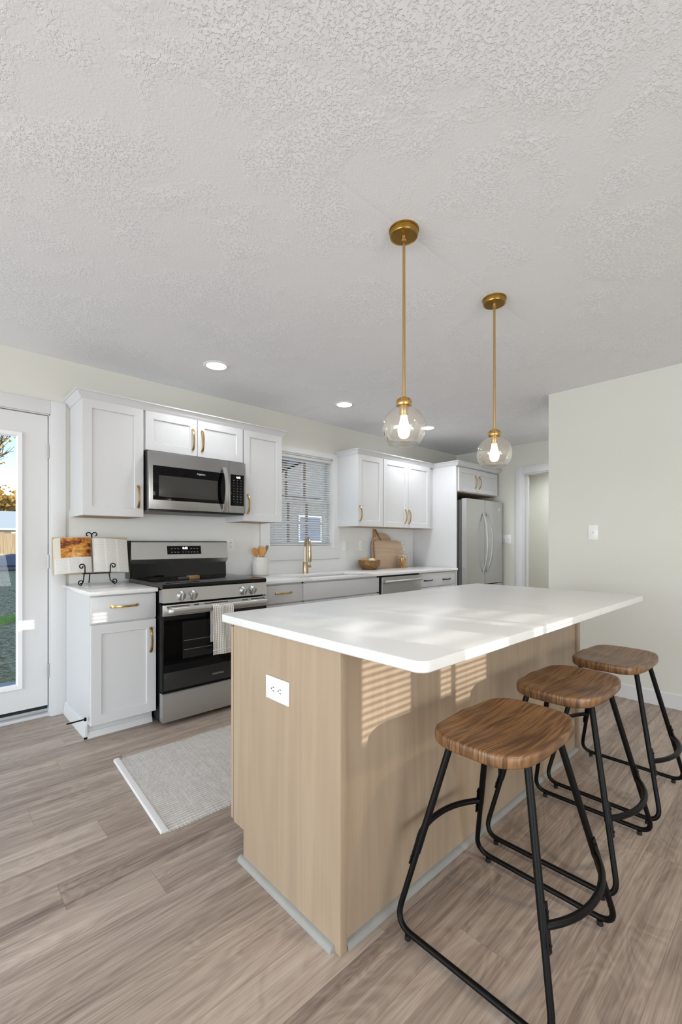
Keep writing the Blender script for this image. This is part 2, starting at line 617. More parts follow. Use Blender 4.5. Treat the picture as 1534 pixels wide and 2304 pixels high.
def finish(bm, mat, smooth=35):
    bmesh.ops.recalc_face_normals(bm, faces=bm.faces[:])
    me = bpy.data.meshes.new('mesh')
    bm.to_mesh(me)
    bm.free()
    me.materials.append(mat)
    if smooth:
        me.polygons.foreach_set('use_smooth', [True] * len(me.polygons))
        me.set_sharp_from_angle(angle=math.radians(smooth))
    me.update()
    return me


def empty(name, loc, label, cat, group=None):
    o = bpy.data.objects.new(name, None)
    COL.objects.link(o)
    o.location = loc
    o.empty_display_size = 0.05
    ORG[o.name] = Vector(loc)
    o['label'] = label
    o['category'] = cat
    if group:
        o['group'] = group
    return o


def part(name, bm, mat, parent, smooth=35, label=None):
    """mesh in world coordinates -> child of parent"""
    org = ORG[parent.name]
    bmesh.ops.translate(bm, vec=-org, verts=bm.verts[:])
    me = finish(bm, mat, smooth)
    me.name = name
    o = bpy.data.objects.new(name, me)
    COL.objects.link(o)
    o.parent = parent
    ORG[o.name] = org
    if label:
        o['label'] = label
    return o


def solo(name, bm, mat, label, cat, group=None, smooth=35, kind=None):
    """one-mesh top-level thing"""
    vs = [v.co for v in bm.verts]
    lo = Vector((min(v.x for v in vs), min(v.y for v in vs), min(v.z for v in vs)))
    hi = Vector((max(v.x for v in vs), max(v.y for v in vs), max(v.z for v in vs)))
    org = Vector(((lo.x + hi.x) / 2, (lo.y + hi.y) / 2, lo.z))
    bmesh.ops.translate(bm, vec=-org, verts=bm.verts[:])
    me = finish(bm, mat, smooth)
    me.name = name
    o = bpy.data.objects.new(name, me)
    COL.objects.link(o)
    o.location = org
    ORG[o.name] = org
    o['label'] = label
    o['category'] = cat
    if group:
        o['group'] = group
    if kind:
        o['kind'] = kind
    return o


def struct(name, bm, mat, label=None, cat=None, smooth=35):
    """room shell: keeps world coordinates so the patterns stay where the room has them"""
    me = finish(bm, mat, smooth)
    me.name = name
    o = bpy.data.objects.new(name, me)
    COL.objects.link(o)
    ORG[o.name] = Vector((0, 0, 0))
    o['kind'] = 'structure'
    if label:
        o['label'] = label
        o['category'] = cat
    return o


def text_mesh(s, size, mat, parent, name, origin, xdir=(1, 0, 0), zdir=(0, 0, 1), depth=0.0006, bold=0.0, label=None):
    cu = bpy.data.curves.new('lettering', 'FONT')
    cu.body = s
    cu.size = size
    cu.extrude = depth
    cu.offset = bold
    cu.align_x = 'CENTER'
    cu.align_y = 'CENTER'
    to = bpy.data.objects.new('lettering', cu)
    COL.objects.link(to)
    dg = bpy.context.evaluated_depsgraph_get()
    dg.update()
    me = bpy.data.meshes.new_from_object(to.evaluated_get(dg))
    bpy.data.objects.remove(to)
    bm = bmesh.new()
    bm.from_mesh(me)
    bpy.data.meshes.remove(me)
    X = Vector(xdir)
    Z = Vector(zdir)
    Y = X.cross(Z)
    m = Matrix((X, Z, Y)).transposed().to_4x4()
    m.translation = Vector(origin)
    bmesh.ops.transform(bm, matrix=m, verts=bm.verts[:])
    return part(name, bm, mat, parent, smooth=0, label=label)


def copy_tree(o, parent=None):
    c = o.copy()
    COL.objects.link(c)
    if parent is not None:
        c.parent = parent
    ORG[c.name] = ORG[o.name]
    for ch in list(o.children):
        copy_tree(ch, c)
    return c

# ------------------------------------------------------------------ room shell
YW, XF, XR, YC, H = 3.558, 5.61, 3.89, 1.563, 2.44      # back wall, far wall, right wall, its corner, ceiling
WIN = (2.394, 3.206, 1.125, 2.070)
DOOR = (-0.345, 0.640, 2.052)

struct('floor', bx(-5.7, 7.2, -4.2, 3.72, -0.12, 0.0), M['floor'])
struct('ceiling', bx(-5.7, 7.2, -4.2, 3.9, H, H + 0.2), M['ceiling'])

bm = new_bm()
y0, y1 = YW, YW + 0.15
box(bm, -5.7, DOOR[0], y0, y1, 0, H)
box(bm, DOOR[0], DOOR[1], y0, y1, DOOR[2], H)
box(bm, DOOR[1], WIN[0], y0, y1, 0, H)
box(bm, WIN[0], WIN[1], y0, y1, 0, WIN[2])
box(bm, WIN[0], WIN[1], y0, y1, WIN[3], H)
box(bm, WIN[1], XF + 0.14, y0, y1, 0, H)
struct('wall_back', bm, M['wall'])

# pale slab behind the counters, from worktop to wall cabinets
bm = new_bm()
for x0, x1, z0, z1 in ((0.735, 2.285, 0.888, 1.40), (2.285, 3.307, 0.878, 1.003), (3.307, 4.598, 0.878, 1.36)):
    box(bm, x0, x1, YW - 0.006, YW, z0, z1)
struct('trim_5', bm, M['splash'])

# right-hand wall with its outside corner, and the return behind it
bm = new_bm()
box(bm, XR, XR + 0.12, -4.2, YC, 0, H)
box(bm, XR + 0.12, 7.2, YC - 0.12, YC, 0, H)
struct('wall_right', bm, M['wall'])
bm = new_bm()
prism(bm, [(XR - 0.014, 0), (XR, 0), (XR, 0.107), (XR - 0.006, 0.107), (XR - 0.014, 0.098)], 1, -4.0, YC)
struct('baseboard_right', bm, M['trim'])

# wall at the far end with the hall doorway
bm = new_bm()
box(bm, XF, XF + 0.14, 2.576, YW, 0, H)
box(bm, XF, XF + 0.14, 1.70, 2.576, 2.068, H)
box(bm, XF, XF + 0.14, YC, 1.70, 0, H)
struct('wall_far', bm, M['wall'])
bm = new_bm()
box(bm, 6.75, 6.87, YC, 4.6, 0, H)
box(bm, XF + 0.14, 6.75, 3.0, 3.12, 0, H)
struct('wall_hall', bm, M['wall'])
bm = new_bm()
# jambs and head lining of the hall doorway
box(bm, XF - 0.002, XF + 0.142, 2.558, 2.578, 0, 2.055)
box(bm, XF - 0.002, XF + 0.142, 1.70, 1.718, 0, 2.055)
box(bm, XF - 0.002, XF + 0.142, 1.70, 2.578, 2.053, 2.070)
box(bm, XF + 0.06, XF + 0.075, 2.535, 2.56, 0, 2.055)
struct('door_2', bm, M['trim'])
bm = new_bm()
box(bm, XF - 0.018, XF, 2.572, 2.667, 0, 2.156, 0.002)
box(bm, XF - 0.018, XF, 1.612, 1.704, 0, 2.156, 0.002)
box(bm, XF - 0.018, XF, 1.704, 2.572, 2.066, 2.156, 0.002)
struct('trim_2', bm, M['trim'])

# living side: left wall with a wide opening, rear wall with two openings
bm = new_bm()
box(bm, -5.7, -5.55, -4.2, -1.4, 0, H)
box(bm, -5.7, -5.55, 3.2, YW, 0, H)
box(bm, -5.7, -5.55, -1.4, 3.2, 0, 0.35)
box(bm, -5.7, -5.55, -1.4, 3.2, 2.3, H)
struct('wall_left', bm, M['wall'])
RW = -4.00
bm = new_bm()
box(bm, -5.55, -3.4, RW - 0.14, RW, 0, H)
box(bm, -3.4, 0.3, RW - 0.14, RW, 0, 0.35)
box(bm, -3.4, 0.3, RW - 0.14, RW, 2.3, H)
box(bm, 0.3, 1.954, RW - 0.14, RW, 0, H)
box(bm, 1.954, 2.72, RW - 0.14, RW, 0, 1.30)
box(bm, 1.954, 2.72, RW - 0.14, RW, 1.815, H)
box(bm, 2.72, XR, RW - 0.14, RW, 0, H)
struct('wall_rear', bm, M['wall'])
bm = new_bm()
yy = RW - 0.09  # unseen bars and top board, shaped to cut the sun patches
box(bm, 2.206, 2.375, yy, yy + 0.04, 1.30, 1.815)
box(bm, 2.449, 2.473, yy, yy + 0.04, 1.30, 1.74)
box(bm, 2.068, 2.122, yy, yy + 0.04, 1.70, 1.815)
box(bm, 2.375, 2.72, yy, yy + 0.04, 1.735, 1.815)
wn3 = struct('window_sun_mask', bm, M['vinyl'])
bm = new_bm()
z = 1.31
while z < 1.81:
    yb_ = RW - 0.03
    prism(bm, [(yb_ - 0.011, z - 0.0022), (yb_ + 0.011, z + 0.0022), (yb_ + 0.011, z + 0.0032), (yb_ - 0.011, z - 0.0012)], 0, 1.96, 2.714)
    z += 0.0225
solo('window_blind', bm, M['blind'], 'white mini blind in the small window of the rear wall', 'blind')

# ------------------------------------------------------------------ glazed patio door in the back wall
d = struct('door_1', bx(DOOR[0] + 0.028, 0.614, YW + 0.012, YW + 0.056, 0.075, 2.036, 0.001), M['trim'])
# cut the glazed field by building stiles and rails instead of one slab
bpy.data.objects.remove(d)
GX0, GX1, GZ0, GZ1 = -0.150, 0.438, 0.252, 1.868
ys0, ys1 = YW + 0.012, YW + 0.056
bm = new_bm()
box(bm, DOOR[0] + 0.028, GX0 - 0.02, ys0, ys1, 0.075, 2.036)
box(bm, GX1 + 0.02, 0.614, ys0, ys1, 0.075, 2.036)
box(bm, GX0 - 0.02, GX1 + 0.02, ys0, ys1, 0.075, GZ0 - 0.02)
box(bm, GX0 - 0.02, GX1 + 0.02, ys0, ys1, GZ1 + 0.02, 2.036)
door1 = struct('door_1', bm, M['trim'])


def frame_bm(x0, x1, z0, z1, w, yb, yf, ch=0.006):
    """mitred picture frame around an opening, bevelled towards it; protrudes from yb to yf"""
    b = new_bm()
    loops = []
    for (o, y) in ((w, yb), (w, yf + 0.004), (w - 0.004, yf), (ch, yf), (0.0, yf + ch), (0.0, yb)):
        loops.append([b.verts.new((x0 - o, y, z0 - o)), b.verts.new((x1 + o, y, z0 - o)), b.verts.new((x1 + o, y, z1 + o)), b.verts.new((x0 - o, y, z1 + o))])
    loops.append(loops[0])
    for A, Bq in zip(loops, loops[1:]):
        for k in range(4):
            b.faces.new((A[k], A[(k + 1) % 4], Bq[(k + 1) % 4], Bq[k]))
    return b


part('glazing_frame', frame_bm(GX0, GX1, GZ0, GZ1, 0.036, ys0 + 0.004, ys0 - 0.012, 0.010), M['vinyl'], door1)
part('glass', bx(GX0 - 0.01, GX1 + 0.01, ys0 + 0.020, ys0 + 0.024, GZ0 - 0.01, GZ1 + 0.01), M['glass'], door1)
for hz in (1.797, 1.048, 0.311):
    b = new_bm()
    tube(b, [(0.617, YW + 0.004, hz - 0.046), (0.617, YW + 0.004, hz + 0.046)], 0.0065, 10)
    for q in (-0.018, 0.018):
        tube(b, [(0.617, YW + 0.004, hz + q - 0.0012), (0.617, YW + 0.004, hz + q + 0.0012)], 0.0072, 10)
    part('hinge', b, M['hinge'], door1)
part('door_sweep', bx(DOOR[0] + 0.03, 0.612, ys0 + 0.006, ys1 - 0.004, 0.052, 0.075), M['rubber'], door1)
b = new_bm()
box(b, DOOR[0], DOOR[1], YW + 0.002, YW + 0.15, 0.0, 0.022, 0.004)
box(b, DOOR[0], DOOR[1], YW + 0.06, YW + 0.15, 0.0, 0.05, 0.004)
part('threshold', b, M['threshold'], door1)
b = new_bm()
box(b, 0.6195, DOOR[1], YW, YW + 0.15, 0, DOOR[2])
box(b, DOOR[0], DOOR[0] + 0.02, YW, YW + 0.15, 0, DOOR[2])
box(b, DOOR[0], DOOR[1], YW, YW + 0.15, 2.041, DOOR[2])
part('jamb', b, M['trim'], door1)
bm = new_bm()
box(bm, 0.626, 0.716, YW - 0.018, YW, 0, 2.136, 0.0025)
box(bm, -0.43, DOOR[0] + 0.014, YW - 0.018, YW, 0, 2.136, 0.0025)
box(bm, DOOR[0] + 0.014, 0.626, YW - 0.018, YW, 2.046, 2.136, 0.0025)
struct('trim_1', bm, M['trim'])

# ------------------------------------------------------------------ window over the sink
wx0, wx1, wz0, wz1 = WIN
win = struct('window_1', frame_bm(wx0, wx1, wz0, wz1, 0.0, YW + 0.02, YW + 0.02) if False else bx(wx0, wx1, YW + 0.075, YW + 0.15, wz1 - 0.035, wz1), M['vinyl'])
b = new_bm()
box(b, wx0, wx0 + 0.012, YW, YW + 0.15, wz0, wz1)
box(b, wx1 - 0.012, wx1, YW, YW + 0.15, wz0, wz1)
box(b, wx0, wx1, YW, YW + 0.15, wz1 - 0.012, wz1)
box(b, wx0, wx1, YW - 0.004, YW + 0.15, wz0 - 0.002, wz0 + 0.022)
part('jamb', b, M['trim'], win)
zm = 1.600


def sash(name, z0, z1, yb):
    b = new_bm()
    f = 0.038
    box(b, wx0 + 0.012, wx0 + 0.012 + f, yb, yb + 0.03, z0, z1, 0.002)
    box(b, wx1 - 0.012 - f, wx1 - 0.012, yb, yb + 0.03, z0, z1, 0.002)
    box(b, wx0 + 0.05, wx1 - 0.05, yb, yb + 0.03, z0, z0 + f, 0.002)
    box(b, wx0 + 0.05, wx1 - 0.05, yb, yb + 0.03, z1 - f, z1, 0.002)
    s = part(name, b, M['vinyl'], win)
    part('pane', bx(wx0 + 0.045, wx1 - 0.045, yb + 0.012, yb + 0.015, z0 + 0.03, z1 - 0.03), M['glass'], s)
    b = new_bm()
    xs = (wx0 + 0.05, wx1 - 0.05)
    for t in (1 / 3, 2 / 3):
        xm = xs[0] + (xs[1] - xs[0]) * t
        box(b, xm - 0.011, xm + 0.011, yb + 0.008, yb + 0.024, z0 + f, z1 - f)
    part('muntin', b, M['taupe'], s)  # upright bars: their shaded look is put into the taupe colour
    b = new_bm()
    zc = (z0 + z1) / 2
    box(b, xs[0], xs[1], yb + 0.006, yb + 0.026, zc - 0.012, zc + 0.012)
    part('muntin', b, M['vinyl'], s)
    return s


sash('upper_sash', zm - 0.02, wz1 - 0.015, YW + 0.105)
lo_s = sash('lower_sash', wz0 + 0.022, zm + 0.02, YW + 0.070)
part('sash_lock', bx(2.735, 2.785, YW + 0.064, YW + 0.078, zm + 0.02, zm + 0.034, 0.003), M['slot'], lo_s)
bm = frame_bm(wx0, wx1, wz0, wz1, 0.100, YW, YW - 0.016, 0.004)
for v in bm.verts:
    if v.co.z > wz1 + 0.02:
        v.co.z = wz1 + 0.056
    if v.co.z < wz0 - 0.02:
        v.co.z = wz0 - 0.118
struct('trim_3', bm, M['trim'])

blind = empty('window_blind', (2.80, YW + 0.03, 1.15), 'white mini blind lowered over the window above the sink', 'blind')
part('headrail', bx(wx0 + 0.016, wx1 - 0.016, YW + 0.014, YW + 0.042, wz1 - 0.042, wz1 - 0.013, 0.002), M['blind'], blind)
b = new_bm()
z = 1.178
while z < wz1 - 0.05:
    cy = YW + 0.028
    pr = []
    for q, w_ in ((-0.0125, 0), (-0.005, 0.0012), (0.005, 0.0012), (0.0125, 0), (0.0125, 0.0009), (0.005, 0.0021), (-0.005, 0.0021), (-0.0125, 0.0009)):
        pr.append((cy + q * 0.86, z + q * 0.51 + w_))
    prism(b, pr, 0, wx0 + 0.018, wx1 - 0.018)
    z += 0.0235
part('slats', b, M['blind'], blind)
part('bottom_rail', bx(wx0 + 0.018, wx1 - 0.018, YW + 0.016, YW + 0.040, 1.150, 1.164, 0.003), M['blind'], blind)
b = new_bm()
for x in (wx0 + 0.10, (wx0 + wx1) / 2, wx1 - 0.10):
    for y in (YW + 0.0145, YW + 0.0415):
        tube(b, [(x, y, 1.16), (x, y, wz1 - 0.03)], 0.0007, 5)
part('ladder_cord', b, M['blind'], blind)

# ------------------------------------------------------------------ cabinet helpers
def shaker(x0, x1, z0, z1, yf, th=0.020, st=0.057, rec=0.009):
    b = new_bm()
    e = 0.0015
    spec = [(0, yf + th), (0, yf + e), (e, yf), (st, yf), (st + 0.004, yf + rec)]
    loops = []
    for o, y in spec:
        loops.append([b.verts.new((x0 + o, y, z0 + o)), b.verts.new((x1 - o, y, z0 + o)), b.verts.new((x1 - o, y, z1 - o)), b.verts.new((x0 + o, y, z1 - o))])
    for A, Bq in zip(loops, loops[1:]):
        for k in range(4):
            b.faces.new((A[k], A[(k + 1) % 4], Bq[(k + 1) % 4], Bq[k]))
    b.faces.new(loops[0])
    b.faces.new(loops[-1])
    return b


def slab(x0, x1, z0, z1, yf, th=0.020):
    return bx(x0, x1, yf, yf + th, z0, z1, 0.0025)


def pull(x, z, yf, axis='z', L=0.158, out=0.028):
    """bowed flat bar pull with flared feet"""
    b = new_bm()
    n = 21
    pts, sc = [], []
    for i in range(n):
        t = -1 + 2 * i / (n - 1)
        a = t * L / 2 * (1 if abs(t) < 0.93 else 0.97)
        o = -out * (1 - abs(t) ** 2.6) - 0.003 + (0.004 if abs(t) > 0.97 else 0)
        pts.append((x, yf + o, z + a) if axis == 'z' else (x + a, yf + o, z))
        w = 0.75 + 0.5 * abs(t) ** 3
        sc.append((1.0, w))
    sect = [(0.0035, -0.0075), (0.0044, 0), (0.0035, 0.0075), (-0.0035, 0.0075), (-0.0044, 0), (-0.0035, -0.0075)]
    sweep(b, pts, sect, up=Vector((0, -1, 0)), scale=sc)
    for t in (-1, 1):
        a = t * L / 2 * 0.965
        c = (x, z + a) if axis == 'z' else (x + a, z)
        box(b, c[0] - 0.0065, c[0] + 0.0065, yf - 0.010, yf, c[1] - 0.0065, c[1] + 0.0065, 0.0015)
    return b


def handle_on(door, x, z, yf, axis='z', mat='brass', L=0.158, label=None):
    return part('handle', pull(x, z, yf, axis, L), M[mat], door, label=label)


def crown(name_parent, path, prof):
    """mitred moulding along a rectangular path; outward normals are to the right of travel"""
    b = new_bm()
    n = len(path)
    nr = []
    for i in range(n - 1):
        d = Vector((path[i + 1][0] - path[i][0], path[i + 1][1] - path[i][1])).normalized()
        nr.append(Vector((d.y, -d.x)))
    rings = []
    for i in range(n):
        if i == 0:
            mv = nr[0]
        elif i == n - 1:
            mv = nr[-1]
        else:
            mv = nr[i - 1] + nr[i]
        rings.append([b.verts.new((path[i][0] + mv.x * o, path[i][1] + mv.y * o, z)) for o, z in prof])
    m = len(prof)
    for A, Bq in zip(rings, rings[1:]):
        for k in range(m):
            b.faces.new((A[k], A[(k + 1) % m], Bq[(k + 1) % m], Bq[k]))
    b.faces.new(rings[0])
    b.faces.new(rings[-1][::-1])
    return b


def crown_profile(z):
    return [(-0.002, z), (0.004, z), (0.007, z + 0.008), (0.016, z + 0.016), (0.022, z + 0.030), (0.033, z + 0.042), (0.040, z + 0.044), (0.040, z + 0.052), (-0.002, z + 0.052)]


# ------------------------------------------------------------------ wall cabinets, left run
YU = YW - 0.305          # face of the boxes
YD = YU - 0.020          # face of the doors
ZB, ZT = 1.356, 2.116


def wall_cabinet(x0, x1, z0, z1, label, doors, group='white wall cabinets'):
    c = empty('wall_cabinet', ((x0 + x1) / 2, YW, z0), label, 'cabinet', group)
    b = new_bm()
    box(b, x0, x1, YU, YW - 0.0005, z0, z1 + 0.012)
    part('cabinet_body', b, M['cabinet'], c)
    part('underside', bx(x0 + 0.018, x1 - 0.018, YU + 0.02, YW - 0.01, z0 - 0.0015, z0 + 0.001), M['wood_under'], c)
    for (a, e, hx, hz) in doors:
        d = part('door', shaker(a, e, z0 + 0.001, z1, YD), M['cabinet'], c)
        handle_on(d, hx, hz, YD)
    return c


wall_cabinet(0.742, 1.132, ZB, ZT, 'tall white wall cabinet left of the microwave with a single door', [(0.744, 1.127, 1.089, 1.496)])
wall_cabinet(1.134, 1.926, 1.834, ZT, 'short white two door wall cabinet directly above the microwave', [(1.141, 1.524, 1.487, 1.956), (1.528, 1.921, 1.562, 1.955)])
wall_cabinet(1.928, 2.314, ZB, ZT, 'tall white wall cabinet between the microwave and the window', [(1.930, 2.312, 1.965, 1.498)])
solo('crown_moulding', crown(None, [(0.742, YW - 0.001), (0.742, YD + 0.004), (2.314, YD + 0.004), (2.314, YW - 0.001)], crown_profile(2.110)), M['cabinet'],
     'white crown moulding on top of the left run of wall cabinets', 'crown moulding', 'crown mouldings', smooth=30)

# right run of wall cabinets
ZT2 = 2.098
XP0, XP1, YP = 4.600, 4.621, 2.918
wall_cabinet(3.266, 3.661, 1.350, ZT2, 'narrow white wall cabinet just right of the window', [(3.268, 3.656, 3.296, 1.481)])
wall_cabinet(3.663, 4.598, 1.350, ZT2, 'wide white two door wall cabinet beside the tall refrigerator panel', [(3.668, 4.093, 4.034, 1.479), (4.097, 4.520, 4.105, 1.477)])
solo('crown_moulding', crown(None, [(3.266, YW - 0.001), (3.266, YD + 0.004), (XP0, YD + 0.004), (XP0, YP - 0.02), (5.572, YP - 0.02), (5.572, YW - 0.001)], crown_profile(2.094)),
     M['cabinet'], 'white crown moulding running from the window over the refrigerator cabinet', 'crown moulding', 'crown mouldings', smooth=30)

solo('tall_end_panel', bx(XP0, XP1, YP, YW - 0.0005, 0.0, 2.108, 0.001), M['cabinet'], 'tall white end panel standing beside the refrigerator', 'cabinet panel')
c = empty('wall_cabinet', (5.10, YW, 1.79), 'deep white cabinet bridging over the refrigerator', 'cabinet', 'white wall cabinets')
part('cabinet_body', bx(XP1 + 0.001, 5.572, YP + 0.001, YW - 0.0005, 1.790, 2.108), M['cabinet'], c)
part('underside', bx(XP1 + 0.01, 5.56, YP + 0.02, YW - 0.01, 1.785, 1.791), M['wood_under'], c)
for a, e, hx in ((4.634, 5.035, 4.990), (5.039, 5.562, 5.088)):
    d = part('door', shaker(a, e, 1.797, 2.078, YP - 0.020), M['cabinet'], c)
    handle_on(d, hx, 1.926, YP - 0.020)

# ------------------------------------------------------------------ base cabinets
YB = 2.942
YBD = 2.922


def base_cabinet(x0, x1, ztop, label, group='white base cabinets'):
    c = empty('base_cabinet', ((x0 + x1) / 2, YW, 0), label, 'cabinet', group)
    b = new_bm()
    box(b, x0, x1, YB, YW - 0.0005, 0.092, ztop)
    part('cabinet_body', b, M['cabinet'], c)
    part('toe_kick', bx(x0 + 0.001, x1 - 0.001, YB + 0.062, YW - 0.002, 0.0, 0.092), M['toe_paint'], c)
    return c


ZL, ZR = 0.888, 0.879        # tops of the two worktops
c = base_cabinet(0.716, 1.100, ZL - 0.024, 'white base cabinet standing left of the range by the glazed door')
d = part('drawer', slab(0.718, 1.097, 0.697, 0.853, YBD), M['cabinet'], c)
handle_on(d, 0.903, 0.788, YBD, 'x')
d = part('door', shaker(0.718, 1.097, 0.092, 0.686, YBD), M['cabinet'], c)
handle_on(d, 1.062, 0.555, YBD)
b = new_bm()
prism(b, [(2.986, 0), (3.004, 0), (3.004, 0.036), (2.996, 0.036), (2.986, 0.012)], 0, 0.700, 1.097)
prism(b, [(0.700, 0), (0.716, 0), (0.716, 0.085), (0.707, 0.080), (0.700, 0.012)], 1, 2.986, YW - 0.02)
part('shoe_moulding', b, M['trim'], c)

c = base_cabinet(1.914, 2.304, ZR - 0.024, 'white base cabinet right of the range with a brass handled drawer')
d = part('drawer', slab(1.930, 2.303, 0.695, 0.838, YBD), M['cabinet'], c)
handle_on(d, 2.104, 0.775, YBD, 'x')
d = part('door', shaker(1.930, 2.303, 0.092, 0.684, YBD), M['cabinet'], c)
handle_on(d, 1.97, 0.555, YBD)
c = base_cabinet(2.306, 3.250, 0.66, 'white sink base cabinet under the window with a plain false front')
part('false_front', slab(2.307, 3.246, 0.695, 0.838, YBD), M['cabinet'], c)
b = new_bm()
box(b, 2.306, 3.250, YB, YB + 0.018, 0.655, ZR - 0.024)
box(b, 2.306, 2.324, YB, YW - 0.002, 0.655, ZR - 0.024)
box(b, 3.232, 3.250, YB, YW - 0.002, 0.655, ZR - 0.024)
part('apron_frame', b, M['cabinet'], c)
for a, e, hx in ((2.307, 2.774, 2.735), (2.778, 3.246, 2.818)):
    d = part('door', shaker(a, e, 0.092, 0.684, YBD), M['cabinet'], c)
    handle_on(d, hx, 0.555, YBD)
c = base_cabinet(3.912, 4.599, ZR - 0.024, 'white base cabinet between dishwasher and refrigerator panel with dark pulls')
d = part('drawer', slab(3.914, 4.590, 0.695, 0.840, YBD), M['cabinet'], c)
handle_on(d, 4.048, 0.763, YBD, 'x', 'dark_pull', 0.15, 'dark metal pull')
handle_on(d, 4.403, 0.760, YBD, 'x', 'dark_pull', 0.15, 'dark metal pull')
for a, e, hx in ((3.914, 4.250, 4.21), (4.254, 4.590, 4.294)):
    dd = part('door', shaker(a, e, 0.092, 0.684, YBD), M['cabinet'], c)
    handle_on(dd, hx, 0.555, YBD)

# ------------------------------------------------------------------ worktops and sink
YC0 = 2.892
solo('countertop', bx(0.700, 1.099, YC0, YW - 0.0065, ZL - 0.0235, ZL, 0.002), M['quartz_back'], 'small white quartz worktop left of the range', 'countertop', 'white worktops')
bm = new_bm()
SX0, SX1, SY0, SY1 = 2.38, 3.13, 3.000, 3.300
box(bm, 1.912, SX0, YC0, YW - 0.0065, ZR - 0.0235, ZR, 0.0015)
box(bm, SX1, 4.599, YC0, YW - 0.0065, ZR - 0.0235, ZR, 0.0015)
box(bm, SX0 - 0.002, SX1 + 0.002, YC0, SY0, ZR - 0.0235, ZR, 0.0015)
box(bm, SX0 - 0.002, SX1 + 0.002, SY1, YW - 0.0065, ZR - 0.0235, ZR, 0.0015)
solo('countertop', bm, M['quartz_back'], 'long white quartz worktop under the window holding the sink', 'countertop', 'white worktops')
sk = empty('kitchen_sink', (2.755, 3.15, 0.68), 'white undermount sink set into the worktop under the window', 'sink')
b = new_bm()
zt = ZR - 0.0245
for (x0, x1, yy0, yy1, z0, z1) in ((SX0 - 0.012, SX0, SY0 - 0.012, SY1 + 0.012, 0.68, zt), (SX1, SX1 + 0.012, SY0 - 0.012, SY1 + 0.012, 0.68, zt),
                                   (SX0, SX1, SY0 - 0.012, SY0, 0.68, zt), (SX0, SX1, SY1, SY1 + 0.012, 0.68, zt), (SX0 - 0.012, SX1 + 0.012, SY0 - 0.012, SY1 + 0.012, 0.67, 0.68)):
    box(b, x0, x1, yy0, yy1, z0, z1)
part('basin', b, M['sink'], sk)
b = new_bm()
lathe(b, [(0, 0.682), (0.045, 0.682), (0.047, 0.680), (0, 0.680)], (2.755, 3.15, 0), 24)
part('drain', b, M['chrome'], sk)

# ------------------------------------------------------------------ faucet
FX, FY = 2.705, 3.395
fc = empty('kitchen_faucet', (FX, FY, ZR), 'champagne bronze gooseneck faucet behind the sink', 'faucet')
b = new_bm()
lathe(b, [(0, 0), (0.031, 0), (0.031, 0.005), (0.027, 0.008), (0.026, 0.110), (0.024, 0.114), (0, 0.114)], (FX, FY, ZR), 28)
part('base', b, M['champagne'], fc)
du = Vector((-0.42, -0.91, 0)).normalized()
pts = [Vector((FX, FY, ZR + 0.11)), Vector((FX, FY, ZR + 0.255))]
R = 0.085
for k in range(1, 15):
    a = PI * k / 14
    pts.append(Vector((FX, FY, ZR + 0.255)) + du * (R - R * math.cos(a)) + Vector((0, 0, R * 1.05 * math.sin(a))))
pts.append(pts[-1] + Vector((0, 0, -0.03)))
b = new_bm()
tube(b, pts, 0.0145, 16)
part('spout', b, M['champagne'], fc)
b = new_bm()
e = pts[-1]
lathe(b, [(0, 0), (0.0145, 0), (0.0165, -0.02), (0.0175, -0.10), (0.015, -0.107), (0, -0.107)], e, 20)
part('spray_head', b, M['champagne'], fc)
b = new_bm()
tube(b, [(FX + 0.02, FY, ZR + 0.068), (FX + 0.062, FY - 0.006, ZR + 0.068)], 0.013, 14)
tube(b, [(FX + 0.052, FY - 0.006, ZR + 0.070), (FX + 0.056, FY - 0.012, ZR + 0.150)], 0.0045, 10)
part('lever', b, M['champagne'], fc)

# ------------------------------------------------------------------ over-the-range microwave
YM = 3.158
mw = empty('microwave', (1.52, YW, 1.41), 'stainless over the range microwave hung under the short wall cabinet', 'microwave')
MX0, MX1, MZ0, MZ1 = 1.136, 1.900, 1.412, 1.818
part('housing', bx(MX0 + 0.002, MX1 - 0.002, YM + 0.03, YW - 0.0075, MZ0 - 0.004, MZ1, 0.002), M['black_plastic'], mw)
b = new_bm()
dx1 = 1.752
fr = [(MX0, dx1, MZ0, 1.478), (MX0, dx1, 1.719, MZ1), (MX0, 1.164, 1.478, 1.719), (1.722, dx1, 1.478, 1.719)]
box(b, MX0, dx1, YM, YM + 0.035, MZ0, MZ1, 0.003)
door = part('door', b, M['steel_mw'], mw)
part('door_glass', bx(1.164, 1.738, YM - 0.0022, YM + 0.004, 1.478, 1.719, 0.001), M['black_glass'], door)
part('viewing_window', bx(1.204, 1.655, YM - 0.0030, YM, 1.502, 1.652, 0.0006), M['mesh_window'], door)
text_mesh('Frigidaire', 0.0175, M['white_mark'], door, 'brand_lettering', (1.519, YM - 0.0026, 1.688))
b = new_bm()
pts = []
for k in range(17):
    t = -1 + 2 * k / 16
    pts.append((1.707, YM - 0.006 - 0.046 * (1 - t * t), 1.590 + t * 0.172))
sweep(b, pts, [(0.004, -0.015), (0.0060, 0), (0.004, 0.015), (-0.004, 0.015), (-0.0060, 0), (-0.004, -0.015)], up=Vector((0, -1, 0)))
for t in (-1, 1):
    box(b, 1.697, 1.717, YM - 0.012, YM, 1.590 + t * 0.162 - 0.008, 1.590 + t * 0.162 + 0.008, 0.002)
part('handle', b, M['steel'], door)
cp = part('control_panel', bx(dx1 + 0.002, MX1, YM, YM + 0.035, MZ0, MZ1, 0.003), M['steel_mw'], mw)
part('keypad', bx(1.764, 1.884, YM - 0.0022, YM + 0.004, 1.470, 1.718, 0.001), M['black_glass'], cp)
text_mesh('4:43', 0.022, M['digits'], cp, 'clock_digits', (1.832, YM - 0.0026, 1.696), bold=0.0004)
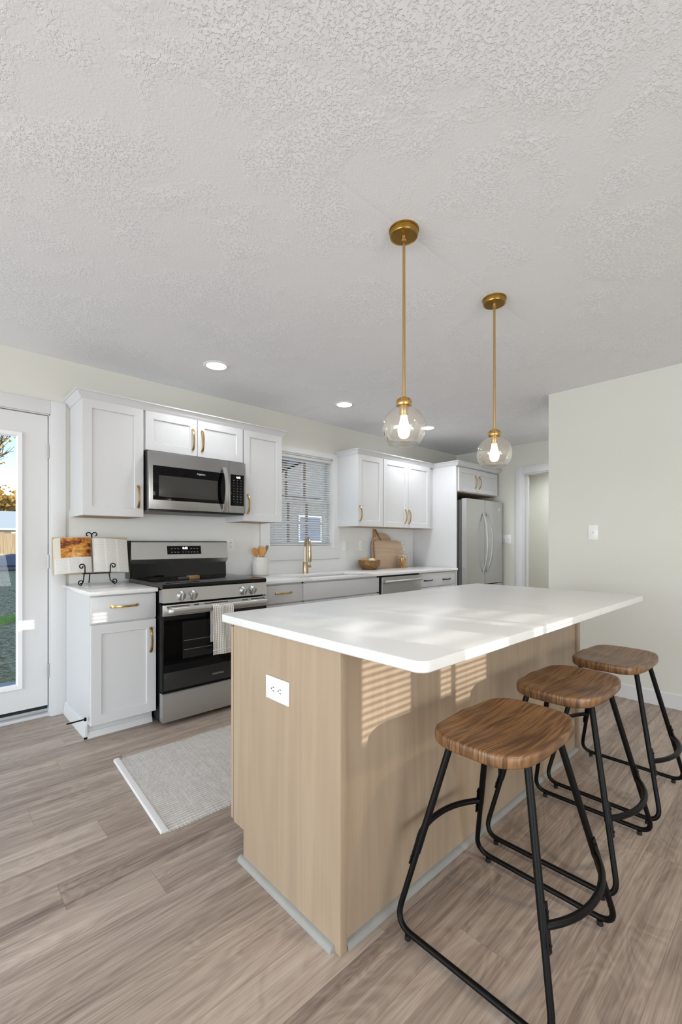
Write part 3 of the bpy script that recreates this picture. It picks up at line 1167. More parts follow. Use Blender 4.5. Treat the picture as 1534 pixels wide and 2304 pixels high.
b = new_bm()
for r in range(9):
    for q in range(3):
        w = (0.010, 0.007, 0.012)[q] if r in (0, 6, 7) else 0.005
        cx, cz = 1.793 + q * 0.031, 1.672 - r * 0.0215
        b = new_bm()
        box(b, cx - w / 2, cx + w / 2, YM - 0.0027, YM - 0.002, cz - 0.0022, cz + 0.0022)
        part('key_marking', b, M['gray_mark'], cp)
part('vent_grille', bx(MX0 + 0.01, MX1 - 0.01, YM + 0.012, YM + 0.03, MZ0 - 0.014, MZ0 - 0.001, 0.002), M['black_plastic'], mw)
part('underside', bx(MX0 + 0.01, MX1 - 0.01, YM + 0.035, YW - 0.02, MZ0 - 0.012, MZ0 - 0.003), M['gray_plastic'], mw)

# ------------------------------------------------------------------ range
rg = empty('range', (1.50, 3.2, 0), 'stainless electric range with black glass cooktop between the base cabinets', 'range')
RX0, RX1, RY = 1.104, 1.884, 2.830
part('body', bx(RX0 + 0.004, RX1 - 0.004, RY + 0.05, 3.54, 0.022, 0.872), M['black_metal'], rg)
for x in (RX0 + 0.06, RX1 - 0.06):
    for y in (RY + 0.10, 3.45):
        b = new_bm()
        lathe(b, [(0, 0), (0.018, 0), (0.018, 0.022), (0, 0.022)], (x, y, 0), 12)
        part('foot', b, M['black_plastic'], rg)
b = new_bm()
prism(b, [(RY + 0.012, 0.880), (RY + 0.004, 0.893), (RY + 0.010, 0.909), (RY + 0.030, 0.914), (3.46, 0.914), (3.46, 0.872), (RY + 0.03, 0.872)], 0, RX0, RX1)
ct = part('cooktop', b, M['cooktop'], rg)
for (x, y, r) in ((1.30, 3.00, 0.105), (1.69, 3.00, 0.085), (1.31, 3.25, 0.075), (1.68, 3.25, 0.095), (1.50, 3.30, 0.05)):
    b = new_bm()
    n = 40
    for rr in (r, r * 0.62):
        A = [b.verts.new((x + rr * math.cos(2 * PI * k / n), y + rr * math.sin(2 * PI * k / n), 0.9143)) for k in range(n)]
        Bq = [b.verts.new((x + (rr - 0.0018) * math.cos(2 * PI * k / n), y + (rr - 0.0018) * math.sin(2 * PI * k / n), 0.9143)) for k in range(n)]
        for k in range(n):
            b.faces.new((A[k], A[(k + 1) % n], Bq[(k + 1) % n], Bq[k]))
    part('burner_ring', b, M['gray_plastic'], ct)
# control fascia with four knobs
b = new_bm()
prism(b, [(RY - 0.008, 0.792), (RY + 0.012, 0.880), (RY + 0.06, 0.880), (RY + 0.06, 0.792)], 0, RX0, RX1)
fas = part('control_fascia', b, M['steel'], rg)
tilt = Matrix.Rotation(math.radians(90 - 0), 4, 'X')
for kx in (1.224, 1.304, 1.682, 1.758):
    b = new_bm()
    mt = Matrix.Rotation(math.radians(102.8), 4, 'X') @ Matrix.Rotation(math.radians(random.uniform(-6, 6)), 4, 'Z')
    lathe(b, [(0, 0), (0.028, 0), (0.029, 0.003), (0.026, 0.010), (0.0245, 0.024), (0.022, 0.027), (0, 0.027)], (0, 0, 0), 28)
    box(b, -0.0065, 0.0065, -0.0245, 0.0245, 0.020, 0.040, 0.003)
    bmesh.ops.transform(b, matrix=Matrix.Translation((kx, RY + 0.0015, 0.835)) @ mt, verts=b.verts[:])
    part('knob', b, M['steel'], fas)
# oven door
od = part('oven_door', bx(RX0, RX1, RY + 0.004, RY + 0.05, 0.222, 0.776, 0.003), M['black_metal'], rg)
part('door_trim', bx(RX0, RX1, RY - 0.004, RY + 0.012, 0.706, 0.778, 0.003), M['steel'], od)
for a, e in ((1.13, 1.28), (1.31, 1.345), (1.385, 1.56), (1.67, 1.72), (1.745, 1.86)):
    part('vent_slot', bx(a, e, RY - 0.0046, RY, 0.763, 0.769), M['pan_dark'], od)
part('door_glass', bx(RX0 + 0.004, RX1 - 0.004, RY - 0.003, RY + 0.006, 0.226, 0.705, 0.001), M['black_glass'], od)
part('lower_band', bx(RX0 + 0.005, RX1 - 0.005, RY - 0.0036, RY, 0.232, 0.345, 0.0005), plain('black_satin_band', '232322', 0.35), od)
part('oven_window', bx(1.232, 1.756, RY - 0.0040, RY, 0.420, 0.660, 0.0006), M['oven_window'], od)
b = new_bm()
for z in (0.475, 0.535):
    box(b, 1.24, 1.75, RY - 0.0044, RY - 0.0038, z, z + 0.003)
part('oven_rack', b, M['gray_plastic'], od)
text_mesh('FRIGIDAIRE', 0.0165, M['gray_mark'], od, 'brand_lettering', (1.484, RY - 0.004, 0.278), bold=0.0002)
b = new_bm()
pts = rounded_path([(RX0 + 0.030, RY, 0.742), (RX0 + 0.030, RY - 0.052, 0.742), (RX1 - 0.030, RY - 0.052, 0.742), (RX1 - 0.030, RY, 0.742)], 0.02, 5)
sweep(b, pts, circ(0.021, 16, 0.0125), up=Vector((0, 0, 1)))
part('handle', b, M['steel'], od)
# storage drawer
b = new_bm()
prism(b, [(RY + 0.002, 0.030), (RY + 0.002, 0.204), (RY + 0.010, 0.212), (RY + 0.05, 0.212), (RY + 0.05, 0.030)], 0, RX0, RX1)
part('storage_drawer', b, M['steel'], rg)
# backguard
b = new_bm()
prism(b, [(3.418, 1.052), (3.440, 1.180), (3.450, 1.190), (3.535, 1.190), (3.535, 1.018), (3.440, 1.018)], 0, 1.106, 1.886)
bg = part('backguard', b, M['steel'], rg)
b = new_bm()
prism(b, [(3.44, 0.905), (3.446, 1.019), (3.53, 1.019), (3.53, 0.905)], 0, 1.112, 1.880)
box(b, 1.100, 1.107, 3.43, 3.537, 0.91, 1.192)
part('lower_splash', b, M['cooktop'], bg)
kd = (0.022 / 0.128)
b = new_bm()
prism(b, [(3.4166 + (1.087 - 1.052) * kd, 1.087), (3.4166 + (1.152 - 1.052) * kd, 1.152), (3.430 + (1.152 - 1.052) * kd, 1.152), (3.430 + (1.087 - 1.052) * kd, 1.087)], 0, 1.372, 1.648)
part('display_panel', b, M['black_glass'], bg)


def ygu(z):
    return 3.416 + (z - 1.052) * kd


text_mesh('4:43', 0.026, M['digits'], bg, 'clock_digits', (1.514, ygu(1.134) - 0.0004, 1.134), zdir=(0, kd, 1), bold=0.0005)
for cx in (1.408, 1.433, 1.458, 1.566, 1.591, 1.616):
    for cz in (1.131, 1.103):
        part('key_marking', bx(cx - 0.0065, cx + 0.0065, ygu(cz) - 0.0008, ygu(cz) + 0.001, cz - 0.0026, cz + 0.0026), M['gray_mark'], bg)
for cx in (1.496, 1.518, 1.540):
    part('key_marking', bx(cx - 0.004, cx + 0.004, ygu(1.103) - 0.0008, ygu(1.103) + 0.001, 1.101, 1.106), M['gray_mark'], bg)

sp = empty('scrub_block', (1.40, 3.12, 0.9145), 'small brown wooden scrub brush lying at the back of the cooktop', 'brush')
b = new_bm()
box(b, 1.395, 1.475, 3.085, 3.135, 0.9148, 0.938, 0.004)
part('block', b, M['block_wood'], sp)
b = new_bm()
box(b, 1.325, 1.393, 3.09, 3.13, 0.9148, 0.930, 0.004)
part('head', b, M['slot'], sp)

# towel over the oven handle
yh0 = RY - 0.052
tw = empty('dish_towel', (1.49, 2.77, 0.42), 'striped waffle weave dish towel hanging over the oven door handle', 'towel')
b = new_bm()
ny, nx = 46, 14
yh, zh, rr = RY - 0.052, 0.747, 0.0185
prof = []
for i in range(26):
    z = 0.425 + (zh - 0.425) * i / 25
    prof.append((yh - rr - 0.004 * math.sin(i * 0.35) - 0.002, z))
for k in range(1, 10):
    a = PI * k / 10
    prof.append((yh - rr * math.cos(a), zh + rr * math.sin(a)))
for i in range(14):
    prof.append((yh + rr + 0.001, zh - 0.24 * i / 13))
rows = []
for j in range(nx + 1):
    t = j / nx
    x = 1.412 + 0.152 * t
    rows.append([(x - 0.006 * (0.75 - p[1]) * 3 * (t - 0.3), p[0] - 0.0035 * math.sin(t * 9 + p[1] * 6), p[1] - 0.004 * t) for p in prof])
th = 0.0035
V1 = [[b.verts.new(p) for p in r] for r in rows]
V2 = [[b.verts.new((p[0], p[1] + (th if i < 30 else -th), p[2] - (th if 25 < i < 36 else 0))) for i, p in enumerate(r)] for r in rows]
n = len(prof)
for V in (V1, V2):
    for j in range(nx):
        for i in range(n - 1):
            b.faces.new((V[j][i], V[j + 1][i], V[j + 1][i + 1], V[j][i + 1]))
for j in range(nx):
    b.faces.new((V1[j][0], V1[j + 1][0], V2[j + 1][0], V2[j][0]))
    b.faces.new((V1[j][-1], V1[j + 1][-1], V2[j + 1][-1], V2[j][-1]))
for i in range(n - 1):
    b.faces.new((V1[0][i], V1[0][i + 1], V2[0][i + 1], V2[0][i]))
    b.faces.new((V1[-1][i], V1[-1][i + 1], V2[-1][i + 1], V2[-1][i]))
part('cloth', b, M['towel'], tw, smooth=60)
b = new_bm()
box(b, 1.411, 1.561, yh - rr - 0.0105, yh - rr + 0.0005, 0.452, 0.459, 0.002)
part('hem_band', b, M['rug_hem'], tw)

# ------------------------------------------------------------------ dishwasher
dw = empty('dishwasher', (3.58, 3.2, 0), 'stainless dishwasher built in right of the sink cabinet', 'dishwasher')
part('tub', bx(3.258, 3.908, YB, YW - 0.01, 0.10, 0.852), M['pan_dark'], dw)
part('toe_kick', bx(3.258, 3.908, YB + 0.062, YB + 0.08, 0.0, 0.10), M['black_plastic'], dw)
d = part('door', bx(3.272, 3.904, 2.905, YB - 0.001, 0.105, 0.838, 0.004), M['steel_dark'], dw)
b = new_bm()
sweep(b, rounded_path([(3.305, 2.906, 0.793), (3.305, 2.868, 0.793), (3.866, 2.868, 0.793), (3.866, 2.906, 0.793)], 0.018, 5), circ(0.013, 14), up=Vector((0, 0, 1)))
part('handle', b, M['steel'], d)

# ------------------------------------------------------------------ refrigerator
fg = empty('refrigerator', (5.09, 3.2, 0), 'stainless french door refrigerator in the alcove at the far end', 'refrigerator')
FX0, FX1, FYD, FZ = 4.668, 5.535, 2.815, 1.704
part('cabinet_body', bx(FX0 + 0.006, FX1 - 0.006, FYD + 0.085, YW - 0.02, 0.02, FZ - 0.012), M['gray_plastic'], fg)
part('base_grille', bx(FX0 + 0.01, FX1 - 0.01, FYD + 0.06, FYD + 0.085, 0.02, 0.075), M['black_plastic'], fg)


def fridge_door(name, x0, x1, z0, z1):
    b = new_bm()
    n = 12
    pr = []
    for k in range(n + 1):
        t = k / n
        pr.append((x0 + (x1 - x0) * t, FYD + 0.006 * (2 * t - 1) ** 2))
    pr += [(x1, FYD + 0.072), (x0, FYD + 0.072)]
    fs = prism(b, pr, 2, z0, z1)
    return part(name, b, M['steel_v'], fg, smooth=25)


xm = 5.092
for nm, a, e, hx, sgn in (('door', FX0, xm - 0.003, xm - 0.062, 1), ('door', xm + 0.003, FX1, xm + 0.055, -1)):
    d = fridge_door(nm, a, e, 0.668, FZ)
    b = new_bm()
    pts = []
    for k in range(25):
        t = -1 + 2 * k / 24
        pts.append((hx + 0.012 * sgn * t * t, FYD - 0.004 - 0.068 * (1 - abs(t) ** 2.2), 1.178 + t * 0.366))
    sweep(b, pts, [(0.006, -0.014), (0.008, 0), (0.006, 0.014), (-0.006, 0.014), (-0.008, 0), (-0.006, -0.014)], up=Vector((0, -1, 0)))
    part('handle', b, M['steel'], d)
    if sgn < 0:
        b = new_bm()
        lathe(b, [(0, 0), (0.020, 0), (0.021, 0.003), (0.018, 0.006), (0, 0.006)], (0, 0, 0), 24, Matrix.Rotation(PI / 2, 4, 'X'))
        bmesh.ops.translate(b, vec=(5.445, FYD + 0.003, 1.606), verts=b.verts[:])
        part('badge', b, M['badge'], d)
d = fridge_door('freezer_drawer', FX0, FX1, 0.085, 0.655)
b = new_bm()
sweep(b, rounded_path([(FX0 + 0.08, FYD + 0.002, 0.585), (FX0 + 0.08, FYD - 0.05, 0.585), (FX1 - 0.08, FYD - 0.05, 0.585), (FX1 - 0.08, FYD + 0.002, 0.585)], 0.02, 5), circ(0.012, 12), up=Vector((0, 0, 1)))
part('handle', b, M['steel'], d)
part('hinge_cover', bx(FX1 - 0.09, FX1 - 0.02, FYD + 0.03, FYD + 0.13, FZ - 0.012, FZ + 0.012, 0.004), M['gray_plastic'], fg)

# ------------------------------------------------------------------ island
IX0, IX1, IYN, IYF, IZ = 0.862, 2.735, 0.938, 1.518, 0.867
isl = empty('kitchen_island', (1.80, 1.2, 0), 'pale maple kitchen island base under the big white worktop', 'kitchen island')
part('cabinet_body', bx(IX0 + 0.019, IX1 - 0.019, IYN + 0.019, IYF - 0.002, 0.115, IZ), M['maple'], isl)
part('toe_kick', bx(IX0 + 0.019, IX1 - 0.019, IYN + 0.019, 1.445, 0.0, 0.115), M['maple'], isl)
out = [(IYN - 0.014, 0), (1.447, 0), (1.447, 0.115), (IYF, 0.115), (IYF, IZ), (IYN - 0.014, IZ)]
b = new_bm()
prism(b, out, 0, IX0, IX0 + 0.018)
part('end_panel', b, M['maple'], isl, smooth=0)
b = new_bm()
prism(b, out, 0, IX1 - 0.018, IX1)
part('end_panel', b, M['maple'], isl, smooth=0)
part('back_panel', bx(IX0 + 0.0185, IX1 - 0.0185, IYN, IYN + 0.018, 0, IZ), M['maple'], isl)
part('corner_strip', bx(IX0 + 0.0005, IX0 + 0.026, IYN - 0.015, IYN - 0.0005, 0.0, IZ - 0.001, 0.001), M['maple'], isl)
part('corner_strip', bx(IX1 - 0.026, IX1 - 0.0005, IYN - 0.015, IYN - 0.0005, 0.0, IZ - 0.001, 0.001), M['maple'], isl)
xs = [IX0 + 0.001 + i * (IX1 - IX0 - 0.002) / 4 for i in range(5)]
for a, e in zip(xs, xs[1:]):
    bm = shaker(a, e - 0.003, 0.122, IZ - 0.012, 0.0)
    bmesh.ops.transform(bm, matrix=Matrix.Translation((0, IYF + 0.024, 0)) @ Matrix.Scale(-1, 4, (0, 1, 0)), verts=bm.verts[:])
    part('door', bm, M['maple'], isl)
q = [(0, 0), (0.018, 0), (0.0165, 0.008), (0.0125, 0.0135), (0.007, 0.017), (0, 0.018)]
b = new_bm()
prism(b, [(IX0 - p[0], p[1]) for p in q], 1, 0.948, 1.462)
part('shoe_moulding', b, M['shoe_gray'], isl, label='gray quarter round at the floor')
b = new_bm()
prism(b, [(IYN - p[0], p[1]) for p in q], 0, IX0 + 0.030, IX1 - 0.03)
part('shoe_moulding', b, M['shoe_gray'], isl, label='gray quarter round at the floor')


def slab_top(x0, x1, y0, y1, z0, z1, r, bev):
    b = new_bm()
    out = []
    for cx, cy, a0 in ((x1 - r, y1 - r, 0), (x0 + r, y1 - r, 90), (x0 + r, y0 + r, 180), (x1 - r, y0 + r, 270)):
        for k in range(9):
            a = math.radians(a0 + 90 * k / 8)
            out.append((cx, cy, math.cos(a), math.sin(a)))
    loops = []
    for o, z in ((bev, z0), (0, z0 + bev), (0, z1 - bev), (bev * 0.3, z1 - bev * 0.3), (bev, z1)):
        loops.append([b.verts.new((cx + (r - o) * c, cy + (r - o) * s, z)) for cx, cy, c, s in out])
    n = len(out)
    for A, Bq in zip(loops, loops[1:]):
        for k in range(n):
            b.faces.new((A[k], A[(k + 1) % n], Bq[(k + 1) % n], Bq[k]))
    b.faces.new(loops[0])
    b.faces.new(loops[-1])
    return b


solo('island_countertop', slab_top(0.846, 2.783, 0.624, 1.605, IZ + 0.0005, 0.8975, 0.032, 0.003), M['quartz'],
     'large white quartz worktop with rounded corners on the island', 'countertop')


# ------------------------------------------------------------------ electrical plates
def wall_plate(kind, loc, nx, label, gangs=1, w=0.072, h=0.117, rot90=False, group='white wall plates'):
    """plate built facing -Y at the origin, then turned so that it faces direction nx"""
    o = empty('outlet' if kind == 'outlet' else 'light_switch', loc, label, 'outlet' if kind == 'outlet' else 'switch', group)
    W = w + (gangs - 1) * 0.046
    ang = {'-y': 0, '-x': -PI / 2}[nx]
    m = Matrix.Translation(loc) @ Matrix.Rotation(ang, 4, 'Z')
    if rot90:
        m = m @ Matrix.Rotation(PI / 2, 4, 'Y')

    def pt(name, b, mat):
        bmesh.ops.transform(b, matrix=m, verts=b.verts[:])
        return part(name, b, mat, o)
    pl = pt('cover_plate', bx(-W / 2, W / 2, -0.0065, 0, -h / 2, h / 2, 0.0022), M['plate'])
    for g in range(gangs):
        gx = (g - (gangs - 1) / 2) * 0.046
        if kind == 'outlet':
            for s in (-1, 1):
                b = new_bm()
                lathe(b, [(0, 0), (0.0165, 0), (0.0165, 0.0016), (0, 0.0016)], (0, 0, 0), 24, Matrix.Rotation(PI / 2, 4, 'X'))
                bmesh.ops.translate(b, vec=(gx, -0.0064, s * 0.0195), verts=b.verts[:])
                f = pt('receptacle', b, M['plate'])
                b = new_bm()
                box(b, gx - 0.0075, gx - 0.0050, -0.0085, -0.0075, s * 0.0195 - 0.001, s * 0.0195 + 0.008)
                box(b, gx + 0.0050, gx + 0.0075, -0.0085, -0.0075, s * 0.0195 - 0.001, s * 0.0195 + 0.008)
                lathe(b, [(0, 0), (0.0028, 0), (0.0028, 0.001), (0, 0.001)], (0, 0, 0), 10, Matrix.Rotation(PI / 2, 4, 'X') @ Matrix.Translation((gx, s * 0.0195 - 0.008, 0.0075)))
                pt('slots', b, M['slot'])
        elif kind == 'rocker':
            pt('rocker', bx(gx - 0.0165, gx + 0.0165, -0.0095, -0.006, -0.033, 0.033, 0.0012), M['plate'])
        else:
            b = new_bm()
            prism(b, [(-0.006, -0.006), (-0.018, 0.004), (-0.019, 0.009), (-0.006, 0.008)], 0, gx - 0.004, gx + 0.004)
            pt('toggle', b, M['plate'])
    return o


wall_plate('outlet', (IX0 - 0.0002, 1.2265, 0.686), '-x', 'white outlet plate on the maple end of the island', rot90=True, group=None, w=0.078, h=0.130)
wall_plate('switch', (XR - 0.0002, 1.2145, 1.258), '-x', 'white single switch on the plain wall right of the hall corner', group=None)
wall_plate('switch', (XF - 0.0002, 2.792, 1.224), '-x', 'white double switch plate on the wall beside the refrigerator', gangs=2, group=None)
wall_plate('rocker', (3.388, YW - 0.0062, 1.146), '-y', 'white switch plate on the backsplash next to the window', group='backsplash plates')
wall_plate('outlet', (3.640, YW - 0.0062, 1.141), '-y', 'white outlet plate on the backsplash above the wooden bowl', group='backsplash plates')
wall_plate('outlet', (4.385, YW - 0.0062, 1.135), '-y', 'white outlet plate on the backsplash behind the glass jar', group='backsplash plates')
wall_plate('outlet', (1.983, YW - 0.0062, 1.158), '-y', 'white outlet plate on the backsplash right of the range', group='backsplash plates')

# little black stop on the side of the left base cabinet
ds = solo('door_stop', tube(tube(new_bm(), [(0.700, 2.95, 0.134), (0.690, 2.95, 0.134)], 0.011, 12), [(0.694, 2.95, 0.134), (0.600, 2.952, 0.131)], 0.0045, 10), M['black_metal'],
          'small black door stop sticking out of the left base cabinet', 'door stop')

# ------------------------------------------------------------------ bar stools
def seat_bm():
    b = new_bm()
    A, Bh, n = 0.224, 0.153, 64

    def outline(s, inset=0.0):
        r = []
        for k in range(n):
            a = 2 * PI * k / n
            c, si = math.cos(a), math.sin(a)
            p = 3.6
            x = math.copysign(abs(c) ** (2 / p), c) * (A * s - inset)
            y = math.copysign(abs(si) ** (2 / p), si) * (Bh * s - inset)
            r.append((x, y))
        return r

    def top(x, y):
        u, v = x / A, y / Bh
        dish = 0.023 * (1 - u * u) * (1 - 0.35 * v * v)
        ridge = 0.008 * math.exp(-(x / 0.05) ** 2) * (0.5 + 0.5 * math.tanh(v * 2))
        lip = 0.007 * max(0.0, abs(u) - 0.72) ** 1.5 * 6
        return 0.640 - dish + ridge - lip
    loops = []
    for s in (0.12, 0.25, 0.4, 0.55, 0.7, 0.82, 0.92):
        loops.append([b.verts.new((x, y, top(x, y))) for x, y in outline(s)])
    for ins, dz in ((0.006, 0.0), (0.002, 0.0018), (0.0, 0.006)):
        loops.append([b.verts.new((x, y, top(x, y) - dz)) for x, y in outline(1, ins)])
    for ins, z in ((0.0, 0.606), (0.003, 0.600), (0.009, 0.596)):
        loops.append([b.verts.new((x, y, z)) for x, y in outline(1, ins)])
    loops.append([b.verts.new((x, y, 0.596)) for x, y in outline(0.5)])
    for L0, L1 in zip(loops, loops[1:]):
        for k in range(n):
            b.faces.new((L0[k], L0[(k + 1) % n], L1[(k + 1) % n], L1[k]))
    b.faces.new(loops[0])
    b.faces.new(loops[-1][::-1])
    return b


BX, BY, TX, TY = 0.236, 0.234, 0.104, 0.112


def leg_at(sx, sy, z):
    t = (z - 0.022) / (0.600 - 0.022)
    return Vector((sx * (BX + (TX - BX) * t), sy * (BY + (TY - BY) * t), z))


def make_stool():
    st = empty('bar_stool', (0, 0, 0), 'stool', 'stool', 'bar stools at the island')
    part('seat', seat_bm(), M['walnut'], st, smooth=50)
    for sx in (-1, 1):
        b = new_bm()
        tube(b, rounded_path([leg_at(sx, 1, 0.597), leg_at(sx, 1, 0.022), leg_at(sx, -1, 0.022), leg_at(sx, -1, 0.597)], 0.062, 8), 0.0088, 14, up=Vector((1, 0, 0)))
        lf = part('leg_frame', b, M['black_metal'], st, smooth=60)
        for sy in (-1, 1):
            b = new_bm()
            lathe(b, [(0, 0), (0.0085, 0), (0.0095, 0.003), (0.0085, 0.014), (0, 0.014)], (sx * BX, sy * 0.186, 0), 14)
            part('glide', b, M['rubber'], lf)
            b = new_bm()
            tube(b, [leg_at(sx, sy, 0.597), leg_at(sx, sy, 0.235)], 0.0104, 14)
            part('sleeve', b, M['black_metal'], lf)
    part('mounting_plate', bx(-0.13, 0.13, -0.125, 0.125, 0.590, 0.5958, 0.002), M['black_metal'], st)
    for sy in (-1, 1):
        a, c = leg_at(-1, sy, 0.245), leg_at(1, sy, 0.245)
        pts = []
        for k in range(21):
            t = k / 20
            p = a.lerp(c, t)
            p.y += sy * (0.002 + 0.058 * (1 - abs(2 * t - 1) ** 2.2))
            pts.append(p)
        b = new_bm()
        tube(b, pts, 0.0098, 14)
        fr = part('footrest', b, M['black_metal'], st, smooth=60)
        for sx in (-1, 1):
            b = new_bm()
            p0, p1 = leg_at(sx, sy, 0.295), leg_at(sx, sy, 0.195)
            off = Vector((-sx * 0.002, sy * 0.0105, 0))
            sweep(b, [p0 + off, p1 + off], [(0.0022, -0.0085), (0.0022, 0.0085), (-0.0022, 0.0085), (-0.0022, -0.0085)], up=Vector((0, 1, 0)))
            for z in (0.278, 0.212):
                pz = leg_at(sx, sy, z) + Vector((-sx * 0.002, sy * 0.014, 0))
                lathe(b, [(0, 0), (0.004, 0), (0.003, 0.003), (0, 0.003)], pz, 10, Matrix.Rotation(-sy * PI / 2, 4, 'X'))
            part('bracket', b, M['black_metal'], fr)
    return st


stool = make_stool()
for i, (x, y, rz, lab) in enumerate((
        (1.283, 0.642, 0.0, 'bar stool with walnut seat and black legs nearest the front corner of the island'),
        (1.868, 0.672, 0.5, 'bar stool with walnut seat and black legs in the middle of the row'),
        (2.448, 0.668, -0.5, 'bar stool with walnut seat and black legs farthest away by the bare wall'))):
    o = stool if i == 0 else copy_tree(stool)
    o.location = (x, y, 0)
    o.rotation_euler = (0, 0, math.radians(rz))
    o['label'] = lab

# ------------------------------------------------------------------ pendant lamps
def make_pendant():
    p = empty('pendant_lamp', (0, 0, H), 'pendant', 'pendant lamp', 'brass pendant lamps over the island')
    b = new_bm()
    lathe(b, [(0, H), (0.060, H), (0.060, H - 0.006), (0.057, H - 0.0065), (0.057, H - 0.022), (0.055, H - 0.027), (0.050, H - 0.0285), (0.049, H - 0.027), (0.010, H - 0.027), (0, H - 0.027)], (0, 0, 0), 44)
    ca = part('canopy', b, M['brass_dark'], p)
    b = new_bm()
    for x in (-0.030, 0.030):
        lathe(b, [(0, 0), (0.004, 0), (0.0035, 0.003), (0, 0.0035)], (x * 0.87, x * 0.5, H - 0.0305), 10)
    part('screws', b, M['brass'], ca)
    b = new_bm()
    lathe(b, [(0, H - 0.027), (0.011, H - 0.027), (0.010, H - 0.040), (0.0055, H - 0.045), (0, H - 0.045)], (0, 0, 0), 18)
    tube(b, [(0, 0, H - 0.04), (0, 0, 1.755)], 0.0058, 12)
    part('rod', b, M['brass'], p)
    b = new_bm()
    prof = [(0, 1.765), (0.010, 1.765), (0.012, 1.760), (0.022, 1.759), (0.024, 1.755), (0.024, 1.748), (0.030, 1.747), (0.032, 1.743), (0.032, 1.731), (0.030, 1.728), (0, 1.728)]
    lathe(b, prof, (0, 0, 0), 32)
    for k in range(12):
        a = 2 * PI * k / 12
        tube(b, [(0.0245 * math.cos(a), 0.0245 * math.sin(a), 1.757), (0.031 * math.cos(a), 0.031 * math.sin(a), 1.742)], 0.0026, 6)
    part('cap', b, M['brass'], p)
    b = new_bm()
    lathe(b, [(0, 1.730), (0.018, 1.730), (0.018, 1.694), (0.016, 1.690), (0.0, 1.690)], (0, 0, 0), 24)
    so = part('socket', b, M['brass'], p)
    b = new_bm()
    lathe(b, [(0, 1.697), (0.0125, 1.697), (0.0135, 1.682), (0.017, 1.665), (0.0225, 1.643), (0.0245, 1.628), (0.0225, 1.612), (0.015, 1.601), (0, 1.597)], (0, 0, 0), 24)
    part('light_bulb', b, M['bulb'], p)
    b = new_bm()
    R, zc = 0.0885, 1.640
    prof = []
    a0, a1 = math.asin(0.031 / R), PI - math.asin(0.060 / R)
    for k in range(29):
        a = a0 + (a1 - a0) * k / 28
        prof.append((R * math.sin(a), zc + R * math.cos(a)))
    lathe(b, prof, (0, 0, 0), 48)
    gl = part('glass_globe', b, M['globe'], p, smooth=60)
    b = new_bm()
    ring = [(0.060 * math.cos(2 * PI * k / 48), 0.060 * math.sin(2 * PI * k / 48), prof[-1][1]) for k in range(48)]
    tube(b, ring, 0.0020, 8, closed=True)
    part('rim', b, M['jar_glass'], gl, smooth=60)
    return p


pend = make_pendant()
for i, (x, y, lab) in enumerate(((1.417, 1.141, 'brass rod pendant with clear glass globe over the near end of the island'),
                                 (2.160, 1.143, 'brass rod pendant with clear glass globe over the far end of the island'))):
    o = pend if i == 0 else copy_tree(pend)
    o.location = (x, y, H)
    o['label'] = lab
    lamp('pendant_light', 'POINT', (x, y, 1.628), 9.5, (1.0, 0.78, 0.52), shadow_soft_size=0.022)

# ------------------------------------------------------------------ recessed ceiling lights
COOL, WARM = (0.95, 0.98, 1.0), (1.0, 0.84, 0.62)
for (x, y, power, tint, lab) in ((1.522, 2.925, 20, COOL, 'recessed round ceiling light in front of the range'),
                    (2.800, 2.945, 20, COOL, 'recessed round ceiling light in front of the sink'),
                    (4.037, 2.920, 36, COOL, 'recessed round ceiling light behind the near glass globe'),  # all below are added out of view to brighten room and hall
                    (4.950, 1.900, 46, COOL, 'added unseen ceiling fill light in front of the hall doorway'),
                    (-1.4, 1.2, 20, COOL, 'added unseen ceiling fill light on the living side behind the camera'),
                    (-1.4, -1.6, 20, COOL, 'added unseen ceiling fill light at the rear of the living side'),
                    (1.60, -0.60, 60, WARM, 'added unseen ceiling fill light over the stools outside the picture'),
                    (1.9, -2.6, 20, WARM, 'added unseen ceiling fill light near the small rear window'),
                    (6.25, 2.30, 60, COOL, 'added unseen ceiling fill light in the hall beyond the doorway')):
    r = empty('ceiling_light', (x, y, H), lab, 'ceiling light', 'recessed ceiling lights')
    b = new_bm()
    lathe(b, [(0.066, H - 0.0005), (0.070, H - 0.006), (0.084, H - 0.005), (0.090, H - 0.0005)], (x, y, 0), 40)
    part('trim_ring', b, M['plate'], r)
    b = new_bm()
    lathe(b, [(0, H - 0.003), (0.068, H - 0.003), (0.068, H - 0.0008), (0, H - 0.0008)], (x, y, 0), 40)
    part('lens', b, M['led'], r)
    lamp('downlight', 'SPOT', (x, y, H - 0.012), power, tint, (0, 0, -1), spot_size=math.radians(152), spot_blend=0.7, shadow_soft_size=0.06)

# ------------------------------------------------------------------ rug
P00, P01, P11, P10 = Vector((0.706, 1.800, 0)), Vector((0.753, 2.587, 0)), Vector((2.02, 2.565, 0)), Vector((1.975, 1.778, 0))
b = new_bm()
nu, nv = 230, 16
G = []
rr = random.Random(3)
for i in range(nu + 1):
    u = i / nu
    col = []
    for j in range(nv + 1):
        v = j / nv
        p = P00.lerp(P10, u).lerp(P01.lerp(P11, u), v)
        sc = 0.0045 * abs(math.sin(i * PI / 3)) * (1 if u > 0.012 else 0)
        if j == 0:
            p = p - Vector((0, sc, 0))
        if j == nv:
            p = p + Vector((0, sc, 0))
        edge = min(u * 60, v * nv, (1 - v) * nv, 1.0)
        col.append((p.x, p.y, 0.0035 + 0.0065 * min(1, edge) + (rr.uniform(-0.0012, 0.0012) if edge >= 1 else 0)))
    G.append(col)
T = [[b.verts.new(p) for p in c] for c in G]
D = [[b.verts.new((p[0], p[1], 0.0006)) for p in c] for c in G]
